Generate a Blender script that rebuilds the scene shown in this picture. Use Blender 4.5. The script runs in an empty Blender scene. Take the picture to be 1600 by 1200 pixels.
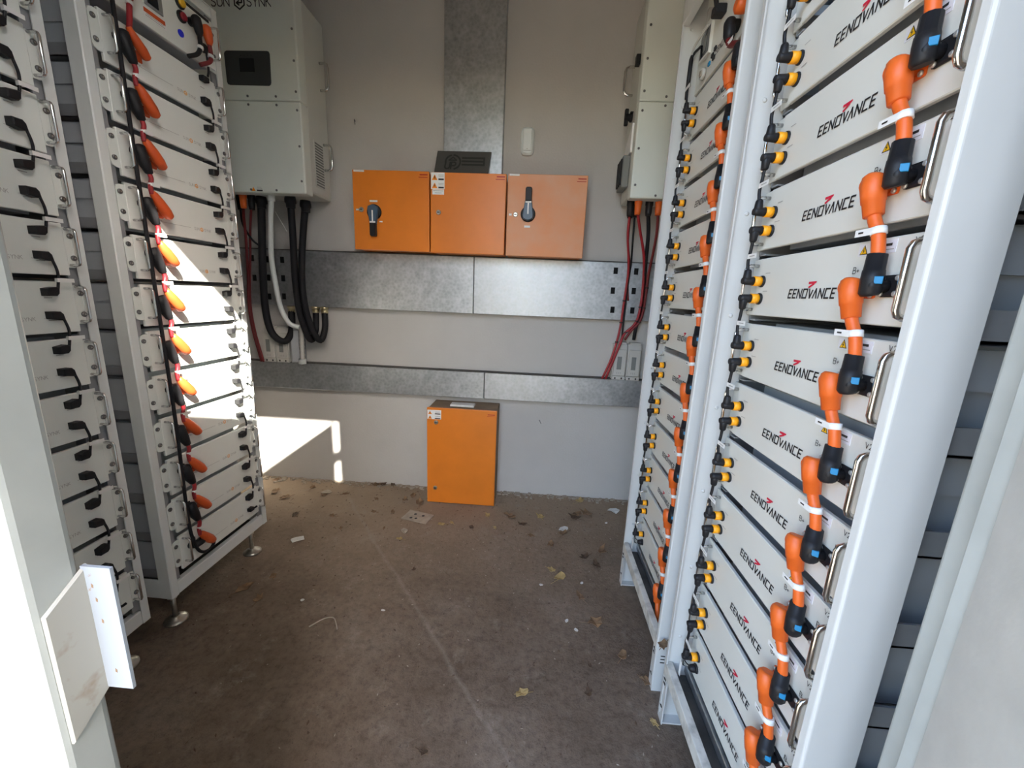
import bpy, bmesh, math, random
from mathutils import Vector, Matrix

random.seed(7)
S = 0.84                      # drawing units -> metres, applied to everything at the end
scn = bpy.context.scene
COL = scn.collection

# ------------------------------------------------------------------ camera
yaw, pit, rol = math.radians(3.08), math.radians(12.42), math.radians(2.415)
fw = Vector((-math.sin(yaw) * math.cos(pit), math.cos(yaw) * math.cos(pit), -math.sin(pit)))
rt = Vector((math.cos(yaw), math.sin(yaw), 0))
up = rt.cross(fw)
R_ = rt * math.cos(rol) + up * math.sin(rol)
U_ = -rt * math.sin(rol) + up * math.cos(rol)
cam = bpy.data.cameras.new('camera')
cam.sensor_width = 36
cam.lens = 624.3 / 1600 * 36
cam.clip_start = 0.02
cam_ob = bpy.data.objects.new('camera', cam)
cam_ob.matrix_world = Matrix(((R_.x, U_.x, -fw.x, 0), (R_.y, U_.y, -fw.y, 0), (R_.z, U_.z, -fw.z, 1.5 * S), (0, 0, 0, 1)))
COL.objects.link(cam_ob)
scn.camera = cam_ob

# ------------------------------------------------------------------ sky, sun, exposure
SUN_TRAVEL = Vector((-1, 1.2, -1.17)).normalized()
world = bpy.data.worlds.new('sky')
scn.world = world
world.use_nodes = True
wn = world.node_tree
bg = wn.nodes['Background']
sky = wn.nodes.new('ShaderNodeTexSky')
sky.sky_type = 'NISHITA'
sky.sun_disc = False
sky.sun_elevation = math.radians(36.8)
sky.sun_rotation = math.radians(140.2)
sky.dust_density = 2.0
wn.links.new(sky.outputs[0], bg.inputs[0])
bg.inputs[1].default_value = 0.40
sun = bpy.data.lights.new('sun', 'SUN')
sun.energy = 10.0
sun.angle = math.radians(0.55)
sun.color = (1.0, 0.94, 0.82)
sun_ob = bpy.data.objects.new('sun', sun)
sun_ob.rotation_euler = SUN_TRAVEL.to_track_quat('-Z', 'Y').to_euler()
sun_ob.location = (3, -4, 5)
COL.objects.link(sun_ob)
scn.view_settings.view_transform = 'Standard'
scn.view_settings.look = 'None'
scn.view_settings.exposure = 2.24
scn.view_settings.gamma = 1
scn.view_settings.use_curve_mapping = False
scn.cycles.max_bounces = 10
scn.cycles.diffuse_bounces = 8
scn.cycles.glossy_bounces = 4
scn.cycles.sample_clamp_indirect = 6
scn.cycles.use_denoising = True


# ------------------------------------------------------------------ materials
def srgb(r, g, b):
    f = lambda c: (c / 255 / 12.92) if c / 255 <= 0.04045 else ((c / 255 + 0.055) / 1.055) ** 2.4
    return (f(r), f(g), f(b), 1)


def mat(name, col, rough=0.5, metal=0.0, var=0.0, vscale=8.0, bump=0.0, bscale=60.0, spec=0.5, col2=None, lo=.35, hi=.65, detail=4):
    m = bpy.data.materials.new(name)
    m.use_nodes = True
    nt = m.node_tree
    b = nt.nodes['Principled BSDF']
    b.inputs['Base Color'].default_value = col
    b.inputs['Roughness'].default_value = rough
    b.inputs['Metallic'].default_value = metal
    b.inputs['Specular IOR Level'].default_value = spec
    tc = nt.nodes.new('ShaderNodeTexCoord')
    if var > 0 or col2:
        n = nt.nodes.new('ShaderNodeTexNoise')
        n.inputs['Scale'].default_value = vscale
        n.inputs['Detail'].default_value = detail
        n.inputs['Roughness'].default_value = 0.6
        nt.links.new(tc.outputs['Object'], n.inputs['Vector'])
        r = nt.nodes.new('ShaderNodeValToRGB')
        r.color_ramp.elements[0].position = lo
        r.color_ramp.elements[1].position = hi
        c2 = col2 or tuple(c * (1 - var) for c in col[:3]) + (1,)
        r.color_ramp.elements[0].color = c2
        r.color_ramp.elements[1].color = col
        nt.links.new(n.outputs['Fac'], r.inputs['Fac'])
        nt.links.new(r.outputs['Color'], b.inputs['Base Color'])
    if bump > 0:
        n2 = nt.nodes.new('ShaderNodeTexNoise')
        n2.inputs['Scale'].default_value = bscale
        n2.inputs['Detail'].default_value = 5
        nt.links.new(tc.outputs['Object'], n2.inputs['Vector'])
        bp = nt.nodes.new('ShaderNodeBump')
        bp.inputs['Strength'].default_value = bump
        bp.inputs['Distance'].default_value = 0.01
        nt.links.new(n2.outputs['Fac'], bp.inputs['Height'])
        nt.links.new(bp.outputs['Normal'], b.inputs['Normal'])
    return m


def galvanised(name):
    m = bpy.data.materials.new(name)
    m.use_nodes = True
    nt = m.node_tree
    b = nt.nodes['Principled BSDF']
    b.inputs['Metallic'].default_value = 0.9
    tc = nt.nodes.new('ShaderNodeTexCoord')
    v = nt.nodes.new('ShaderNodeTexVoronoi')
    v.inputs['Scale'].default_value = 55
    n = nt.nodes.new('ShaderNodeTexNoise')
    n.inputs['Scale'].default_value = 14
    n.inputs['Detail'].default_value = 10
    n.inputs['Roughness'].default_value = .8
    nt.links.new(tc.outputs['Object'], v.inputs['Vector'])
    nt.links.new(tc.outputs['Object'], n.inputs['Vector'])
    mx = nt.nodes.new('ShaderNodeMath')
    mx.operation = 'MULTIPLY_ADD'
    nt.links.new(v.outputs['Distance'], mx.inputs[0])
    mx.inputs[1].default_value = .25
    nt.links.new(n.outputs['Fac'], mx.inputs[2])
    r = nt.nodes.new('ShaderNodeValToRGB')
    r.color_ramp.elements[0].position = .38
    r.color_ramp.elements[0].color = (.30, .32, .335, 1)
    r.color_ramp.elements[1].position = .85
    r.color_ramp.elements[1].color = (.56, .585, .61, 1)
    nt.links.new(mx.outputs[0], r.inputs['Fac'])
    nt.links.new(r.outputs['Color'], b.inputs['Base Color'])
    r2 = nt.nodes.new('ShaderNodeMapRange')
    r2.inputs[1].default_value = .3
    r2.inputs[2].default_value = .8
    r2.inputs[3].default_value = .34
    r2.inputs[4].default_value = .52
    nt.links.new(mx.outputs[0], r2.inputs[0])
    nt.links.new(r2.outputs[0], b.inputs['Roughness'])
    return m


def floor_material():
    m = bpy.data.materials.new('dusty_concrete')
    m.use_nodes = True
    nt = m.node_tree
    L = nt.links.new
    b = nt.nodes['Principled BSDF']
    b.inputs['Roughness'].default_value = .9
    b.inputs['Specular IOR Level'].default_value = .2
    tc = nt.nodes.new('ShaderNodeTexCoord')

    def noise(sc, det=6, ro=.6):
        n = nt.nodes.new('ShaderNodeTexNoise')
        n.inputs['Scale'].default_value = sc
        n.inputs['Detail'].default_value = det
        n.inputs['Roughness'].default_value = ro
        L(tc.outputs['Object'], n.inputs['Vector'])
        return n

    def ramp(src, stops):
        r = nt.nodes.new('ShaderNodeValToRGB')
        e = r.color_ramp.elements
        e[0].position, e[0].color = stops[0]
        e[1].position, e[1].color = stops[-1]
        for p, c in stops[1:-1]:
            x = e.new(p)
            x.color = c
        L(src, r.inputs['Fac'])
        return r

    def mix(fac, a, c, mode='MIX'):
        x = nt.nodes.new('ShaderNodeMix')
        x.data_type = 'RGBA'
        x.blend_type = mode
        if isinstance(fac, float):
            x.inputs[0].default_value = fac
        else:
            L(fac, x.inputs[0])
        for s, q in ((6, a), (7, c)):
            if isinstance(q, tuple):
                x.inputs[s].default_value = q
            else:
                L(q, x.inputs[s])
        return x.outputs[2]
    n1 = noise(2.0, 8, .65)
    base = ramp(n1.outputs['Fac'], [(.32, (.130, .094, .066, 1)), (.5, (.185, .138, .102, 1)), (.68, (.25, .20, .158, 1))])
    n2 = noise(38, 6, .75)
    sp = ramp(n2.outputs['Fac'], [(.30, (.55, .55, .55, 1)), (.5, (1, 1, 1, 1)), (.72, (1.25, 1.25, 1.25, 1))])
    c = mix(.8, base.outputs['Color'], sp.outputs['Color'], 'MULTIPLY')
    # sandy dust by the back wall, lightened in colour where light runs short
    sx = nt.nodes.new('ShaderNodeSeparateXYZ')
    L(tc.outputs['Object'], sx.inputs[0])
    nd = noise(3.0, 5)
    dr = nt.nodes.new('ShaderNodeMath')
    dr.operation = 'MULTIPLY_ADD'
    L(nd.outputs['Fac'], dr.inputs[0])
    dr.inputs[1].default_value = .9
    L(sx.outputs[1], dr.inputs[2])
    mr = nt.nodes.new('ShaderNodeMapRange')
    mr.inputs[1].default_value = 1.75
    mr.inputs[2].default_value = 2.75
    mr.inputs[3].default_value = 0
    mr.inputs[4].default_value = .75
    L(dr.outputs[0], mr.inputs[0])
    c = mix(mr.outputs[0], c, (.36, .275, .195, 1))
    # pale scuffed patches
    n3 = noise(7, 8, .75)
    pm = ramp(n3.outputs['Fac'], [(.56, (0, 0, 0, 1)), (.70, (.55, .55, .55, 1))])
    c = mix(pm.outputs['Color'], c, (.34, .29, .24, 1))
    n4 = noise(95, 3, .5)
    dm = ramp(n4.outputs['Fac'], [(.66, (0, 0, 0, 1)), (.72, (.6, .6, .6, 1))])
    c = mix(dm.outputs['Color'], c, (.065, .05, .04, 1))
    # old mortar ridge running diagonally over the slab
    def mth(op, a, bb=None, cc=None):
        x = nt.nodes.new('ShaderNodeMath')
        x.operation = op
        for i, q in enumerate((a, bb, cc)):
            if q is None:
                continue
            if isinstance(q, (int, float)):
                x.inputs[i].default_value = q
            else:
                L(q, x.inputs[i])
        return x.outputs[0]
    p0, p1 = Vector((-1.30, 2.60)) * S, Vector((-0.07, 1.09)) * S
    d = (p1 - p0).normalized()
    nx, ny = -d.y, d.x
    wob = noise(3.5, 3)
    dist = mth('MULTIPLY_ADD', sx.outputs[0], nx, mth('MULTIPLY_ADD', sx.outputs[1], ny, -(p0.x * nx + p0.y * ny)))
    dist = mth('ADD', dist, mth('MULTIPLY_ADD', wob.outputs['Fac'], .05, -.025))
    line = mth('SUBTRACT', 1.0, mth('MULTIPLY', mth('ABSOLUTE', dist), 75.0))
    line = mth('MAXIMUM', line, 0.0)
    gate = mth('MULTIPLY', mth('LESS_THAN', sx.outputs[1], 2.62 * S), mth('GREATER_THAN', sx.outputs[1], .5 * S))
    line = mth('MULTIPLY', mth('MULTIPLY', line, gate), mth('MULTIPLY', n2.outputs['Fac'], .75))
    c = mix(line, c, (.33, .285, .24, 1))
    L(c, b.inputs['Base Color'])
    bp = nt.nodes.new('ShaderNodeBump')
    bp.inputs['Strength'].default_value = .5
    bp.inputs['Distance'].default_value = .012
    hh = mth('ADD', n2.outputs['Fac'], mth('MULTIPLY', n3.outputs['Fac'], 1.2))
    L(hh, bp.inputs['Height'])
    L(bp.outputs['Normal'], b.inputs['Normal'])
    return m


M = {
    'wall': mat('wall_paint', (.54, .525, .50, 1), .85, var=.06, vscale=2.5, bump=.12, bscale=90, spec=.2),
    'ceiling': mat('ceiling_board', (.70, .63, .55, 1), .9, var=.1, vscale=2),
    'frame_white': mat('door_frame_paint', (.39, .41, .39, 1), .45, var=.12, vscale=9, bump=.05, bscale=35),
    'leaf_white': mat('door_leaf_paint', (.50, .50, .47, 1), .5, var=.14, vscale=11, bump=.06, bscale=50),
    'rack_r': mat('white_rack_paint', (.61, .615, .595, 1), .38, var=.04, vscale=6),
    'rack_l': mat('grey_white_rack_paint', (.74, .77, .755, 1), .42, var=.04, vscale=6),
    'beam': mat('dusty_white_paint', (.62, .61, .56, 1), .6, var=.45, vscale=22, lo=.3, hi=.55),
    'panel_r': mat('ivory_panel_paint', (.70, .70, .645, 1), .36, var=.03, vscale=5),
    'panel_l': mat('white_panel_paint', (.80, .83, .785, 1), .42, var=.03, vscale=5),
    'case': mat('grey_steel_case', (.46, .49, .52, 1), .5, var=.1, vscale=4),
    'rail': mat('grey_zinc_rail', (.30, .31, .32, 1), .5, metal=.2, var=.15, vscale=10),
    'dark': mat('dark_shelf_dust', (.10, .097, .09, 1), .85, var=.4, vscale=15),
    'slot_dark': mat('dark_slot', (.012, .012, .013, 1), .9, spec=.1),
    'galv': galvanised('galvanised_steel'),
    'chrome': mat('polished_steel', (.72, .72, .72, 1), .16, 1.0),
    'screw': mat('bright_screw', (.62, .61, .58, 1), .35, .6),
    'bolt': mat('dark_bolt_steel', (.20, .20, .20, 1), .35, .9),
    'zinc': mat('zinc_bolt', (.55, .53, .47, 1), .35, .9, var=.3, vscale=40),
    'brass': mat('brass_gland', (.75, .66, .42, 1), .3, .95),
    'orange': mat('orange_rubber', srgb(226, 102, 34), .45, var=.10, vscale=25),
    'orange_l': mat('red_orange_rubber', srgb(222, 92, 40), .5, var=.10, vscale=25),
    'yellow': mat('amber_plastic', srgb(255, 172, 20), .4),
    'black': mat('black_plastic', (.014, .014, .016, 1), .48, spec=.3),
    'blackm': mat('black_conduit', (.013, .013, .015, 1), .6, spec=.25),
    'red_cable': mat('dark_red_cable', srgb(156, 34, 42), .45),
    'maroon': mat('maroon_cable', srgb(112, 28, 32), .5),
    'blue': mat('blue_clip', srgb(24, 128, 178), .4),
    'led': mat('blue_button', srgb(40, 50, 225), .3),
    'button_yellow': mat('yellow_button', srgb(240, 190, 50), .35),
    'button_red': mat('red_button', srgb(150, 30, 45), .35),
    'label': mat('white_label', (.82, .82, .80, 1), .5),
    'sticker': mat('pale_sticker', (.72, .72, .76, 1), .35),
    'tri': mat('warning_yellow', srgb(245, 190, 15), .5),
    'tri_o': mat('warning_orange', srgb(240, 140, 20), .5),
    'ink': mat('black_ink', (.015, .015, .016, 1), .5),
    'ink_red': mat('red_ink', srgb(205, 25, 60), .5),
    'ink_grey': mat('grey_ink', (.36, .36, .34, 1), .5),
    'ink_orange': mat('orange_ink', srgb(240, 160, 40), .5),
    'ink_darkred': mat('dark_red_ink', srgb(170, 30, 10), .5),
    'cab': mat('orange_enclosure_paint', (.76, .215, .018, 1), .38, var=.10, vscale=5, bump=.03, bscale=120),
    'cab_dusty': mat('dusty_orange_paint', (.74, .27, .09, 1), .5, vscale=5, col2=(.68, .34, .19, 1), lo=.3, hi=.7),
    'cab_side': mat('dust_brown', (.27, .19, .12, 1), .8, var=.3, vscale=8),
    'inv': mat('inverter_enamel', (.76, .80, .74, 1), .42, var=.03, vscale=4),
    'inv_side': mat('inverter_casting', (.64, .65, .60, 1), .5, var=.04, vscale=4),
    'screen': mat('dark_screen_bezel', (.05, .055, .055, 1), .3),
    'glass': mat('display_glass', (.012, .014, .018, 1), .12),
    'vent': mat('vent_grey', (.20, .21, .20, 1), .7),
    'bakelite': mat('beige_plastic', (.55, .54, .50, 1), .5, var=.05, vscale=12),
    'pvc': mat('white_pvc', (.72, .76, .74, 1), .4),
    'board': mat('dark_slate_board', (.075, .073, .066, 1), .6, var=.1, vscale=12),
    'board_ink': mat('board_print', (.022, .022, .020, 1), .55),
    'knob': mat('blue_grey_plastic', srgb(62, 84, 104), .4),
    'leaf': mat('dry_leaf', (.28, .17, .09, 1), .8, var=.5, vscale=30),
    'leaf_y': mat('yellowed_leaf', (.50, .36, .15, 1), .75, var=.3, vscale=30),
    'leaf_d': mat('dark_dead_leaf', (.12, .075, .045, 1), .85, var=.4, vscale=30),
    'paper': mat('scrap_paper', (.72, .71, .68, 1), .8, var=.15, vscale=30),
    'card': mat('dusty_card', (.42, .36, .29, 1), .85, var=.25, vscale=25),
    'rust': mat('rusty_white_paint', (.37, .36, .32, 1), .6, col2=(.27, .21, .15, 1), vscale=26, lo=.27, hi=.42),
    'plate': mat('chipped_white_paint', (.29, .32, .355, 1), .5, col2=(.25, .18, .12, 1), vscale=45, lo=.26, hi=.30),
    'ground': mat('sandy_yard_ground', (.21, .17, .125, 1), .95, var=.3, vscale=3),
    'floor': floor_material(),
}


# ------------------------------------------------------------------ mesh helpers
class MB:
    def __init__(self):
        self.bm = bmesh.new()

    def box(self, lo, hi, bev=0.0, seg=1):
        lo, hi = Vector(lo), Vector(hi)
        vs = [self.bm.verts.new((x, y, z)) for x in (lo.x, hi.x) for y in (lo.y, hi.y) for z in (lo.z, hi.z)]
        idx = ((0, 1, 3, 2), (4, 6, 7, 5), (0, 4, 5, 1), (2, 3, 7, 6), (0, 2, 6, 4), (1, 5, 7, 3))
        fs = [self.bm.faces.new([vs[i] for i in f]) for f in idx]
        if bev > 0:
            es = list({e for f in fs for e in f.edges})
            bmesh.ops.bevel(self.bm, geom=es, offset=bev, segments=seg, profile=.5, affect='EDGES')
        return self

    def prism(self, pts, fn, d0, d1, bev=0.0):
        a = [self.bm.verts.new(fn(p[0], p[1], d0)) for p in pts]
        b = [self.bm.verts.new(fn(p[0], p[1], d1)) for p in pts]
        n = len(pts)
        fs = [self.bm.faces.new(a[::-1]), self.bm.faces.new(b)]
        for i in range(n):
            fs.append(self.bm.faces.new((a[i], a[(i + 1) % n], b[(i + 1) % n], b[i])))
        bmesh.ops.recalc_face_normals(self.bm, faces=fs)
        if bev > 0:
            es = list(fs[1].edges)
            bmesh.ops.bevel(self.bm, geom=es, offset=bev, segments=1, profile=.5, affect='EDGES')
        return self

    def quad(self, pts):
        self.bm.faces.new([self.bm.verts.new(p) for p in pts])
        return self

    def tube(self, pts, r, seg=8, cap=True, smooth=True):
        pts = [Vector(p) for p in pts]
        n = len(pts)
        rs = r if isinstance(r, (list, tuple)) else [r] * n
        t0 = (pts[1] - pts[0]).normalized()
        ref = Vector((0, 0, 1)) if abs(t0.z) < .9 else Vector((1, 0, 0))
        nrm = (ref - t0 * ref.dot(t0)).normalized()
        rings = []
        for i in range(n):
            if i == 0:
                t = pts[1] - pts[0]
            elif i == n - 1:
                t = pts[-1] - pts[-2]
            else:
                t = (pts[i + 1] - pts[i]).normalized() + (pts[i] - pts[i - 1]).normalized()
            if t.length < 1e-9:
                t = t0
            t = t.normalized()
            nrm = (nrm - t * nrm.dot(t))
            nrm = nrm.normalized() if nrm.length > 1e-6 else t.orthogonal().normalized()
            bn = t.cross(nrm)
            rings.append([self.bm.verts.new(pts[i] + (nrm * math.cos(2 * math.pi * k / seg) + bn * math.sin(2 * math.pi * k / seg)) * rs[i]) for k in range(seg)])
        for i in range(n - 1):
            for k in range(seg):
                f = self.bm.faces.new((rings[i][k], rings[i][(k + 1) % seg], rings[i + 1][(k + 1) % seg], rings[i + 1][k]))
                f.smooth = smooth
        if cap:
            self.bm.faces.new(rings[0][::-1])
            self.bm.faces.new(rings[-1])
        return self

    def cyl(self, p0, p1, r0, r1=None, seg=12, smooth=True):
        return self.tube([p0, p1], [r0, r0 if r1 is None else r1], seg, True, smooth)

    def lathe(self, p0, d, prof, seg=14):
        p0, d = Vector(p0), Vector(d).normalized()
        return self.tube([p0 + d * (a + i * 1e-6) for i, (a, r) in enumerate(prof)], [max(r, 1e-5) for a, r in prof], seg)

    def strokes(self, lines, w, fn, a=.0012):
        """flat print: every polyline segment becomes a quad just above the face; fn(u, v, a) -> xyz"""
        for pl in lines:
            for (u0, v0), (u1, v1) in zip(pl, pl[1:]):
                d = Vector((u1 - u0, v1 - v0))
                if d.length < 1e-9:
                    continue
                d.normalize()
                n = Vector((-d.y, d.x)) * (w / 2)
                e = d * (w / 2 * .8)
                self.quad([fn(u0 - e.x + n.x, v0 - e.y + n.y, a), fn(u0 - e.x - n.x, v0 - e.y - n.y, a),
                           fn(u1 + e.x - n.x, v1 + e.y - n.y, a), fn(u1 + e.x + n.x, v1 + e.y + n.y, a)])
        return self

    def mesh(self, name, m):
        bmesh.ops.recalc_face_normals(self.bm, faces=self.bm.faces[:])
        me = bpy.data.meshes.new(name)
        self.bm.to_mesh(me)
        self.bm.free()
        me.materials.append(M[m])
        return me

    def obj(self, name, m, parent=None, loc=None, **props):
        o = bpy.data.objects.new(name, self.mesh(name, m))
        COL.objects.link(o)
        if parent:
            o.parent = parent
        if loc is not None:
            o.location = loc
        for k, v in props.items():
            o[k] = v
        return o


def tag(o, label, cat, group=None):
    o['label'] = label
    o['category'] = cat
    if group:
        o['group'] = group
    return o


def empty(name, loc=(0, 0, 0)):
    o = bpy.data.objects.new(name, None)
    o.empty_display_size = .05
    COL.objects.link(o)
    o.location = loc
    return o


def structure(mb, name, m):
    return mb.obj(name, m, kind='structure')


def copy_tree(o, parent=None):
    c = o.copy()
    COL.objects.link(c)
    c.parent = parent
    for ch in list(o.children):
        copy_tree(ch, c)
    return c


def smooth_path(pts, n=6):
    """Catmull-Rom through the points"""
    P = [Vector(p) for p in pts]
    P = [P[0] * 2 - P[1]] + P + [P[-1] * 2 - P[-2]]
    out = []
    for i in range(1, len(P) - 2):
        for k in range(n):
            t = k / n
            a, b, c, d = P[i - 1], P[i], P[i + 1], P[i + 2]
            out.append(.5 * ((2 * b) + (c - a) * t + (2 * a - 5 * b + 4 * c - d) * t * t + (3 * b - a - 3 * c + d) * t ** 3))
    out.append(P[-2])
    return out


GLYPH = {
    'E': (.56, [[(.56, 1), (0, 1), (0, 0), (.56, 0)], [(0, .5), (.48, .5)]]),
    'N': (.70, [[(0, 0), (0, 1), (.7, 0), (.7, 1)]]),
    'O': (.72, [[(0, 0), (0, 1), (.72, 1), (.72, 0), (0, 0)]]),
    'V': (.70, [[(0, 1), (.35, 0), (.62, .85)]]),
    'A': (.62, [[(0, 0), (.31, 1), (.62, 0)]]),
    'C': (.64, [[(.64, 1), (0, 1), (0, 0), (.64, 0)]]),
    'S': (.60, [[(.58, .85), (.45, .98), (.15, .98), (.03, .82), (.08, .62), (.5, .42), (.58, .2), (.45, .02), (.15, .02), (.0, .17)]]),
    'U': (.66, [[(0, 1), (0, .25), (.12, .05), (.33, 0), (.54, .05), (.66, .25), (.66, 1)]]),
    'Y': (.64, [[(0, 1), (.32, .48), (.64, 1)], [(.32, .48), (.32, 0)]]),
    'K': (.62, [[(0, 0), (0, 1)], [(.58, 1), (0, .45)], [(.15, .58), (.62, 0)]]),
    'P': (.62, [[(0, 0), (0, 1), (.45, 1), (.62, .85), (.62, .62), (.45, .48), (0, .48)]]),
    'B': (.60, [[(0, 0), (0, 1), (.42, 1), (.56, .88), (.56, .64), (.42, .52), (0, .52)], [(.42, .52), (.6, .38), (.6, .14), (.45, 0), (0, 0)]]),
    '2': (.58, [[(0, .8), (.12, .97), (.42, .97), (.56, .8), (.5, .58), (0, 0), (.58, 0)]]),
    '+': (.42, [[(0, .42), (.42, .42)], [(.21, .2), (.21, .64)]]),
    '-': (.36, [[(0, .42), (.36, .42)]]),
}


def text_lines(txt, h, gap=.26, slant=0.0, wide=1.0):
    x, out = 0.0, []
    for ch in txt:
        if ch == ' ':
            x += .5
            continue
        w, ls = GLYPH[ch]
        for pl in ls:
            out.append([((x + u * wide + v * slant) * h, v * h) for u, v in pl])
        x += w * wide + gap
    width = (x - gap) * h
    return [[(u - width / 2, v - h / 2) for u, v in pl] for pl in out], width


ORD = ['first', 'second', 'third', 'fourth', 'fifth', 'sixth', 'seventh', 'eighth', 'ninth', 'tenth', 'eleventh', 'twelfth', 'thirteenth', 'fourteenth', 'fifteenth', 'sixteenth']

# ------------------------------------------------------------------ the room
XL, XR, YB, YF, ZC = -2.32, 1.42, 2.868, .48, 3.5
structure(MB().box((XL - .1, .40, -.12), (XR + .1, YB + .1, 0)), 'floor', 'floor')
structure(MB().box((-14, -16, -.14), (14, .40, -.005)), 'ground_yard', 'ground')
structure(MB().box((XL - .1, YB, 0), (XR + .1, YB + .1, ZC)), 'wall_back', 'wall')
structure(MB().box((XL - .1, .40, 0), (XL, YB, ZC)), 'wall_left', 'wall')
structure(MB().box((XR, .40, 0), (XR + .1, YB, ZC)), 'wall_right', 'wall')
structure(MB().box((XL - .3, -.15, ZC), (XR + .3, YB + .3, ZC + .1)), 'ceiling', 'ceiling')
structure(MB().box((XL, .40, 0), (-.72, .465, ZC)), 'wall_front', 'frame_white')
structure(MB().box((.66, .42, 0), (XR, .48, ZC)), 'wall_front_right', 'frame_white')
structure(MB().box((-.72, .40, 2.889), (.66, .465, ZC)), 'trim_1', 'frame_white')
structure(MB().box((-.76, .307, 0), (-.490, .361, 3.08), .010, 3), 'trim_2', 'frame_white')
structure(MB().box((.525, .4418, 0), (.66, .48, 2.889), .004, 2), 'trim_3', 'frame_white')

# the open door leaf, hinged at the right jamb and swung out past the camera
e = Vector((-.4276, -.904, 0))
n_in = Vector((-.904, .4276, 0))
h0 = Vector((.502, .4185, 0))


def leaf_pt(u, w, d):
    p = h0 + e * u - n_in * d
    return (p.x, p.y, w)


door = MB().prism([(0, .05), (1.20, .05), (1.20, 2.87), (0, 2.87)], leaf_pt, 0, .025).obj('door_1', 'leaf_white', kind='structure')
for z0, z1 in ((.08, 2.35), (2.535, 2.62)):  # long lower strip added to block sun in the gap; upper is a knuckle
    MB().box((.506, .4185, z0), (.530, .4416, z1), .002).obj('hinge_or_sun_blocker', 'frame_white', door)

def nail(x, z, s):
    MB().tube([(x, YB - .0005, z), (x + .004 * s, YB - .014, z + .006), (x + .016 * s, YB - .012, z - .022)], .0022, 5).obj('bent_nail', 'bolt', bpy.data.objects['wall_back'])


nail(.059, .60, 1)
nail(-1.26, 2.578, .2)
# ------------------------------------------------------------------ trunking on the back wall
YT = 2.81


def trunking(name, x0, x1, z0, z1, label, slots=(), joints=(), yf=YT, cat='cable trunking'):
    xs = [x0] + list(joints) + [x1]
    root = empty(name, (x0, YB, z0))
    for a, b in zip(xs, xs[1:]):
        mb = MB().box((a + .0015 - x0, yf - YB, 0), (b - .0015 - x0, -.0005, z1 - z0), .003)
        mb.obj('cover', 'galv', root)
    if z1 < 2:
        MB().box((.001, yf - YB - .002, z1 - z0 - .001), (x1 - x0 - .001, -.0005, z1 - z0 + .005), .001).obj('dusty_lid_edge', 'dark', root)
    for (sx, sz) in slots:
        MB().box((sx - .014 - x0, yf - YB - .001, sz - .021 - z0), (sx + .014 - x0, yf - YB + .002, sz + .021 - z0)).obj('slot', 'slot_dark', root)
    tag(root, label, cat)
    return root


trunking('cable_trunking', -2.25, 1.2, 1.367, 1.748, 'wide galvanised cable trunking under the three orange boxes',
         [(.511, 1.693), (.504, 1.563), (.513, 1.436), (.646, 1.693), (.643, 1.566), (.647, 1.437),
          (-1.797, 1.68), (-1.8, 1.555), (-1.804, 1.43), (-2.015, 1.684), (-1.91, 1.68), (-1.908, 1.555), (-1.913, 1.425), (-2.01, 1.55)], [-.444])
trunking('cable_trunking', -2.25, 1.2, .757, .953, 'narrow galvanised cable trunking just above the floor cabinet', [], [-.353])
trunking('cable_trunking', -.655, -.272, 2.236, 3.49, 'vertical galvanised cable duct rising behind the slate plaque', [], [], 2.80)

# ------------------------------------------------------------------ orange cabinets


def bw(x, d, z):          # back-wall helper: d is the distance out from the wall
    return (x, YB - d, z)


def warn_sticker(parent, x0, x1, z0, z1, y, n=2, tri='tri_o'):
    s = MB().box((x0, y - .0012, z0), (x1, y, z1)).obj('warning_sticker', 'label', parent)
    w, h = x1 - x0, z1 - z0
    for i in range(n):
        zb = z1 - h * (i + .92) / n
        th = min(h / n * .8, w * .42)
        xa = x0 + w * .06
        MB().prism([(xa, zb), (xa + th, zb), (xa + th / 2, zb + th * .9)], lambda u, v, d: (u, y - d, v), .0012, .002).obj('warning_triangle', tri, s)
        MB().strokes([[(xa + th * .5, zb + th * .6), (xa + th * .5, zb + th * .3)]], th * .12, lambda u, v, d: (u, y - d, v), .0024).obj('hazard_mark', 'ink', s)
        MB().box((x0 + w * .55, y - .002, zb), (x0 + w * .95, y - .0012, zb + h / n * .2)).obj('ink_bar', 'ink', s)
        MB().strokes([[(x0 + w * .58, zb + h / n * .42), (x0 + w * .93, zb + h / n * .42)], [(x0 + w * .56, zb + h / n * .62), (x0 + w * .93, zb + h / n * .62)]],
                     h / n * .06, lambda u, v, d: (u, y - d, v), .0018).obj('print_line', 'ink_grey', s)
    return s


def lock(parent, x, z, y, face='bolt'):
    k = MB().lathe((x, y, z), (0, -1, 0), [(0, .015), (.005, .015), (.007, .011)], 14).obj('lock', 'zinc', parent)
    MB().box((x - .008, y - .0085, z - .0025), (x + .008, y - .007, z + .0025)).obj('key_slot', 'ink', k)


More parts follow.
